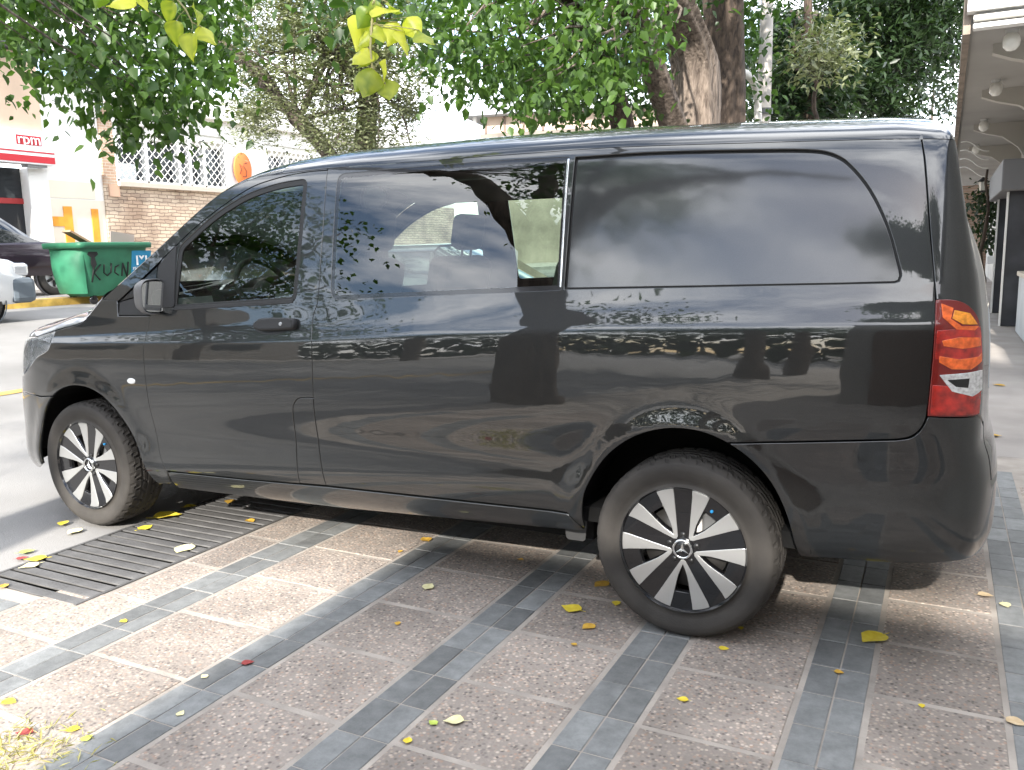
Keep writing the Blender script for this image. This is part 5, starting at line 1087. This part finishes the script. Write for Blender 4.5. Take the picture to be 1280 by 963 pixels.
for s in (-1, 1):   # rounded end lobes
    lob = []
    for t in np.linspace(0, 1, 9):
        z = .22+t*.95; w_ = .40+.10*t; bulge = .20*sin(pi*min(1, .12+t*.95))**.5
        lob.append([np.array((w_*cos(a), s*(.64+.10*t+bulge*sin(a)), z)) for a in np.linspace(0, pi, 13)])
    m2 = MB().grid(lob); m2.add(lob[-1], [tuple(range(13))]); m2.add(lob[0], [tuple(range(13))]); m2.build('end_lobe', GRN, du)
for sx in (-1, 1):
    for sy in (-1, 1): MB().lathe([(0, -.03), (.06, -.03), (.09, -.02), (.09, .02), (.06, .03), (0, .03)], c=(sx*.3, sy*.45, .09), axis='x', n=16).box(sx*.3-.05, sx*.3+.05, sy*.45-.04, sy*.45+.04, .08, .18).build('castor', GBLACK, du)
MB().box(.38, .60, .15, .6, .26, .38, b=.03).build('lift_pocket', GRN, du)
def face_x(z): return float(np.interp(z, [.2, .5, .9, 1.16], [.37, .43, .50, .54]))
INK = mat('graffiti_black', (.012, .012, .012), .7)
def stroke(pts, r=.018):
    return MB().tube([(face_x(z)+.006, y, z) for y, z in pts], r, 5)
for nm, st in (('K', [[(-.50, .86), (-.52, .62), (-.54, .44)], [(-.36, .78), (-.50, .62), (-.36, .48)]]), ('U', [[(-.28, .78), (-.28, .62), (-.20, .56), (-.12, .62), (-.12, .80)]]), ('C', [[(.06, .76), (-.02, .72), (-.03, .62), (.06, .56)]]), ('N', [[(.14, .54), (.15, .80)], [(.15, .80), (.27, .52)], [(.27, .52), (.28, .82)]])):
    mbx = MB()
    for s_ in st: mbx.tube([(face_x(z)+.004, y, z) for y, z in s_], .017, 5)
    mbx.build('graffiti_letter', INK, du)
MB().prism([(-.62, 1.04), (-.56, 1.09), (-.46, 1.08), (-.42, .98), (-.50, .92), (-.47, .78), (-.55, .68), (-.60, .80), (-.58, .92), (-.66, .98)], .0, .008, 'x').xf(Matrix.Translation((face_x(.9)+.012, 0, 0))).build('graffiti_blot', INK, du)
stk = MB().add([(face_x(.52)+.006, .36, .52), (face_x(.52)+.006, .82, .52), (face_x(1.04)+.006, .84, 1.04), (face_x(1.04)+.006, .36, 1.04)], [(0, 1, 2, 3)]).build('sticker', mat('sticker_blue', (.015, .22, .40), .5), du)
def stx(s, size, y, z, m, sx=1.):
    me = text_mesh(s, size, .002); me.transform(Matrix(((0, 0, 1, 0), (sx, 0, 0, 0), (0, 1, 0, 0), (0, 0, 0, 1)))); o = link('sticker_print', me, stk, m); o.location = (face_x(z)+.014, y, z); return o
LW = MATS['letter_white']; stx('M', .40, .60, .87, LW, 1.05); stx('MENDOZA', .085, .60, .68, LW, 1.); stx('CIUDAD', .06, .60, .60, LW, .9)
# cardboard in it
cb = empty('cardboard_sheet', (-11.35, du.location.y-.25, DZ+1.0), 0, 'brown cardboard strip sticking out of the green container', 'cardboard'); MB().box(-.12, .12, -.62, .0, -.02, .02).xf(Matrix.Translation((0, .12, .15)) @ Matrix.Rotation(radians(-28), 4, 'X')).build('strip', mat('cardboard', (.36, .24, .15), .85, var=.1, vscale=5.), cb)
cb2 = empty('cardboard_flap', (-11.45, du.location.y+.62, DZ+1.0), 0, 'grey cardboard flap standing in the green container', 'cardboard'); MB().box(-.01, .01, -.28, .30, -.1, .42).xf(Matrix.Rotation(radians(-7), 4, 'X')).build('flap', mat('cardboard_grey', (.34, .29, .26), .9), cb2)
# ------------------------------------------------------------------ dark car beyond the van, seen through its windows
car('dark hatchback parked close beyond the van, seen through its windows', (.95, 4.6, -.005), -pi/2, (.012, .013, .015),
    [(-3.3, .25, .85, 1.2, .80, .60), (-2.3, .22, .88, 1.45, .84, .64), (-1.2, .22, .88, 1.46, .84, .66), (-.2, .22, .88, .92, .84, .66), (.45, .24, .80, .80, .82, .7), (.75, .28, .68, .68, .72, .6)], (-2.6, 0.), .31, BLACK, .9)
# ------------------------------------------------------------------ fallen leaves
def fallen(px, py, size, kind, label, rz=None, z=.002):
    p = onZ(px, py, z); d = float(np.dot(p-CAM, C_F)); s = size*d/FPX; g = np.random.default_rng(int(px*7+py))
    cm = {'y': ((.62, .46, .03), (.72, .58, .06)), 'p': ((.62, .56, .28), (.75, .70, .42)), 'o': ((.45, .25, .04), (.62, .38, .05)), 'r': ((.22, .03, .03), (.34, .06, .05)), 'g': ((.36, .46, .07), (.48, .56, .12)), 't': ((.50, .36, .20), (.62, .48, .30))}[kind]
    rows = []; prof = [(0, .03), (.08, .22), (.2, .36), (.36, .41), (.55, .36), (.72, .25), (.88, .10), (1., .01)]; cu = g.uniform(.05, .28); tw = g.uniform(-.25, .25)
    for t, w_ in prof: rows.append([((t-.5)*s, w_*k*s*g.uniform(.9, 1.1), s*(.015+cu*abs(k)*w_+.12*(t-.5)**2+tw*k*w_*(t-.3)*.6+.03*abs(sin(5*t+k)))) for k in (-1, -.5, 0, .5, 1)])
    me = MB().grid(rows)
    zmin = min(v[2] for v in me.v); me.v = [(a, b, c-zmin+.001) for a, b, c in me.v]
    me.tube([(-.5*s, 0, .02*s-zmin+.002), (-.75*s, .04*s, .004)], .012*s, 4)
    o = me.build('fallen_leaf', mat('leaf_'+kind, cm[0], .7, col2=cm[1], vscale=40.), None); o.location = p; o.rotation_euler = (0, 0, g.uniform(0, 6.28) if rz is None else rz)
    return tag(o, label, 'leaf', 'fallen leaves on the pavement')
FL = [(1091, 799, 40, 'y', 'large curled bright yellow leaf on the slate strip behind the rear wheel'), (567, 902, 26, 'p', 'pale cream yellow leaf lying on a brown slab between slate strips'), (229, 687, 30, 'p', 'large pale leaf lying on the steel grate'), (751, 731, 24, 'o', 'orange yellow leaf just in front of the rear tyre'), (714, 761, 28, 'y', 'long yellow leaf on the slab before the rear tyre'),
      (1270, 903, 24, 't', 'tan crumpled leaf on the slate border strip'), (1257, 757, 16, 'p', 'small whitish leaf on the slate border in the light streak'), (1232, 745, 18, 't', 'brown tan leaf at the edge of the slate border'), (853, 875, 15, 'y', 'small yellow leaf on the slab behind the rear wheel'), (510, 926, 14, 'y', 'round bright yellow leaf beside the second slate strip'),
      (310, 829, 16, 'r', 'dark red leaf on the sunlit slate strip'), (44, 699, 26, 'y', 'yellow leaf on top of the small leaf heap by the grate'), (36, 708, 24, 'p', 'pale leaf at the foot of the small leaf heap by the grate'), (28, 698, 14, 'r', 'dark red leaf in the small leaf heap by the grate'), (34, 690, 18, 'g', 'greenish leaf at the back of the small leaf heap by the grate'),
      (78, 655, 17, 'y', 'yellow leaf on the concrete close before the front tyre'), (92, 665, 22, 'p', 'pale yellow leaf on the concrete near the front tyre'), (22, 565, 13, 'y', 'small yellow leaf alone on the street concrete'), (210, 646, 34, 'y', 'broad yellow leaf on the grate edge behind the front tyre'), (182, 660, 20, 'y', 'flat yellow leaf beside the front tyre on the grate frame'), (238, 634, 16, 'y', 'small yellow leaf under the sill on the grate'),
      (313, 652, 15, 'o', 'orange leaf under the sill at the end of the grate'), (287, 628, 16, 'o', 'brown orange leaf in the shade under the van'), (536, 734, 20, 'p', 'pale orange leaf on a slab near the van shadow'), (532, 675, 18, 'o', 'orange leaf in the van shadow on a slab'), (1049, 841, 12, 'o', 'small brown leaf on the slate strip below the big yellow leaf'), (1152, 883, 10, 'y', 'tiny yellow leaf on the slab next to the slate border'),
      (226, 892, 13, 'p', 'small cream leaf on the sunlit slate strip'), (255, 846, 11, 'p', 'tiny cream leaf on the sunlit slate joint'), (155, 777, 11, 'y', 'tiny yellow leaf on the sunlit slate strip near the grate'), (109, 923, 16, 'g', 'light green leaf beside the dry grass tuft'), (30, 917, 22, 'r', 'red brown leaf lying in the dry grass tuft'), (90, 913, 18, 'y', 'yellow leaf at the edge of the dry grass tuft'), (12, 878, 20, 'y', 'yellow leaf on the slab behind the dry grass tuft'),
      (541, 904, 14, 'g', 'small green leaf beside the pale cream leaf'), (770, 755, 14, 'y', 'small yellow leaf touching the rear tyre'), (735, 784, 20, 'o', 'dull orange leaf on the slab in front of the rear tyre'), (500, 690, 8, 'o', 'tiny orange leaf at the van shadow edge'), (926, 786, 9, 'y', 'tiny yellow leaf behind the rear tyre'), (905, 811, 13, 'y', 'little yellow leaf on the slab behind the rear tyre'), (1240, 545, 22, 'o', 'orange leaf on the concrete path beyond the bumper'), (1250, 482, 14, 'o', 'small orange leaf further along the concrete path'), (717, 806, 9, 'o', 'tiny orange leaf on a slab joint'), (650, 700, 9, 'o', 'tiny brown leaf on a shaded slab'), (497, 780, 10, 'o', 'tiny orange leaf in the middle of a brown slab'), (5, 733, 14, 'o', 'small orange leaf at the grate end')]
for a in FL: fallen(*a)
# ------------------------------------------------------------------ dry grass tuft
g = np.random.default_rng(5); C0 = onZ(38, 945, 0); n = 480
P = np.stack([C0[0]+g.normal(-.05, .11, n), C0[1]+g.normal(-.02, .09, n), np.full(n, .0)], 1)
me = leaves_mesh('dry_grass', P, .036, -.35, 2, 6, None, .7); o = link('dry_grass', me, None, leaf_mat('dry_grass', (.30, .26, .08), (.55, .50, .22), .3)); tag(o, 'dry yellow grass tuft growing in a pavement gap', 'grass', kind='stuff')
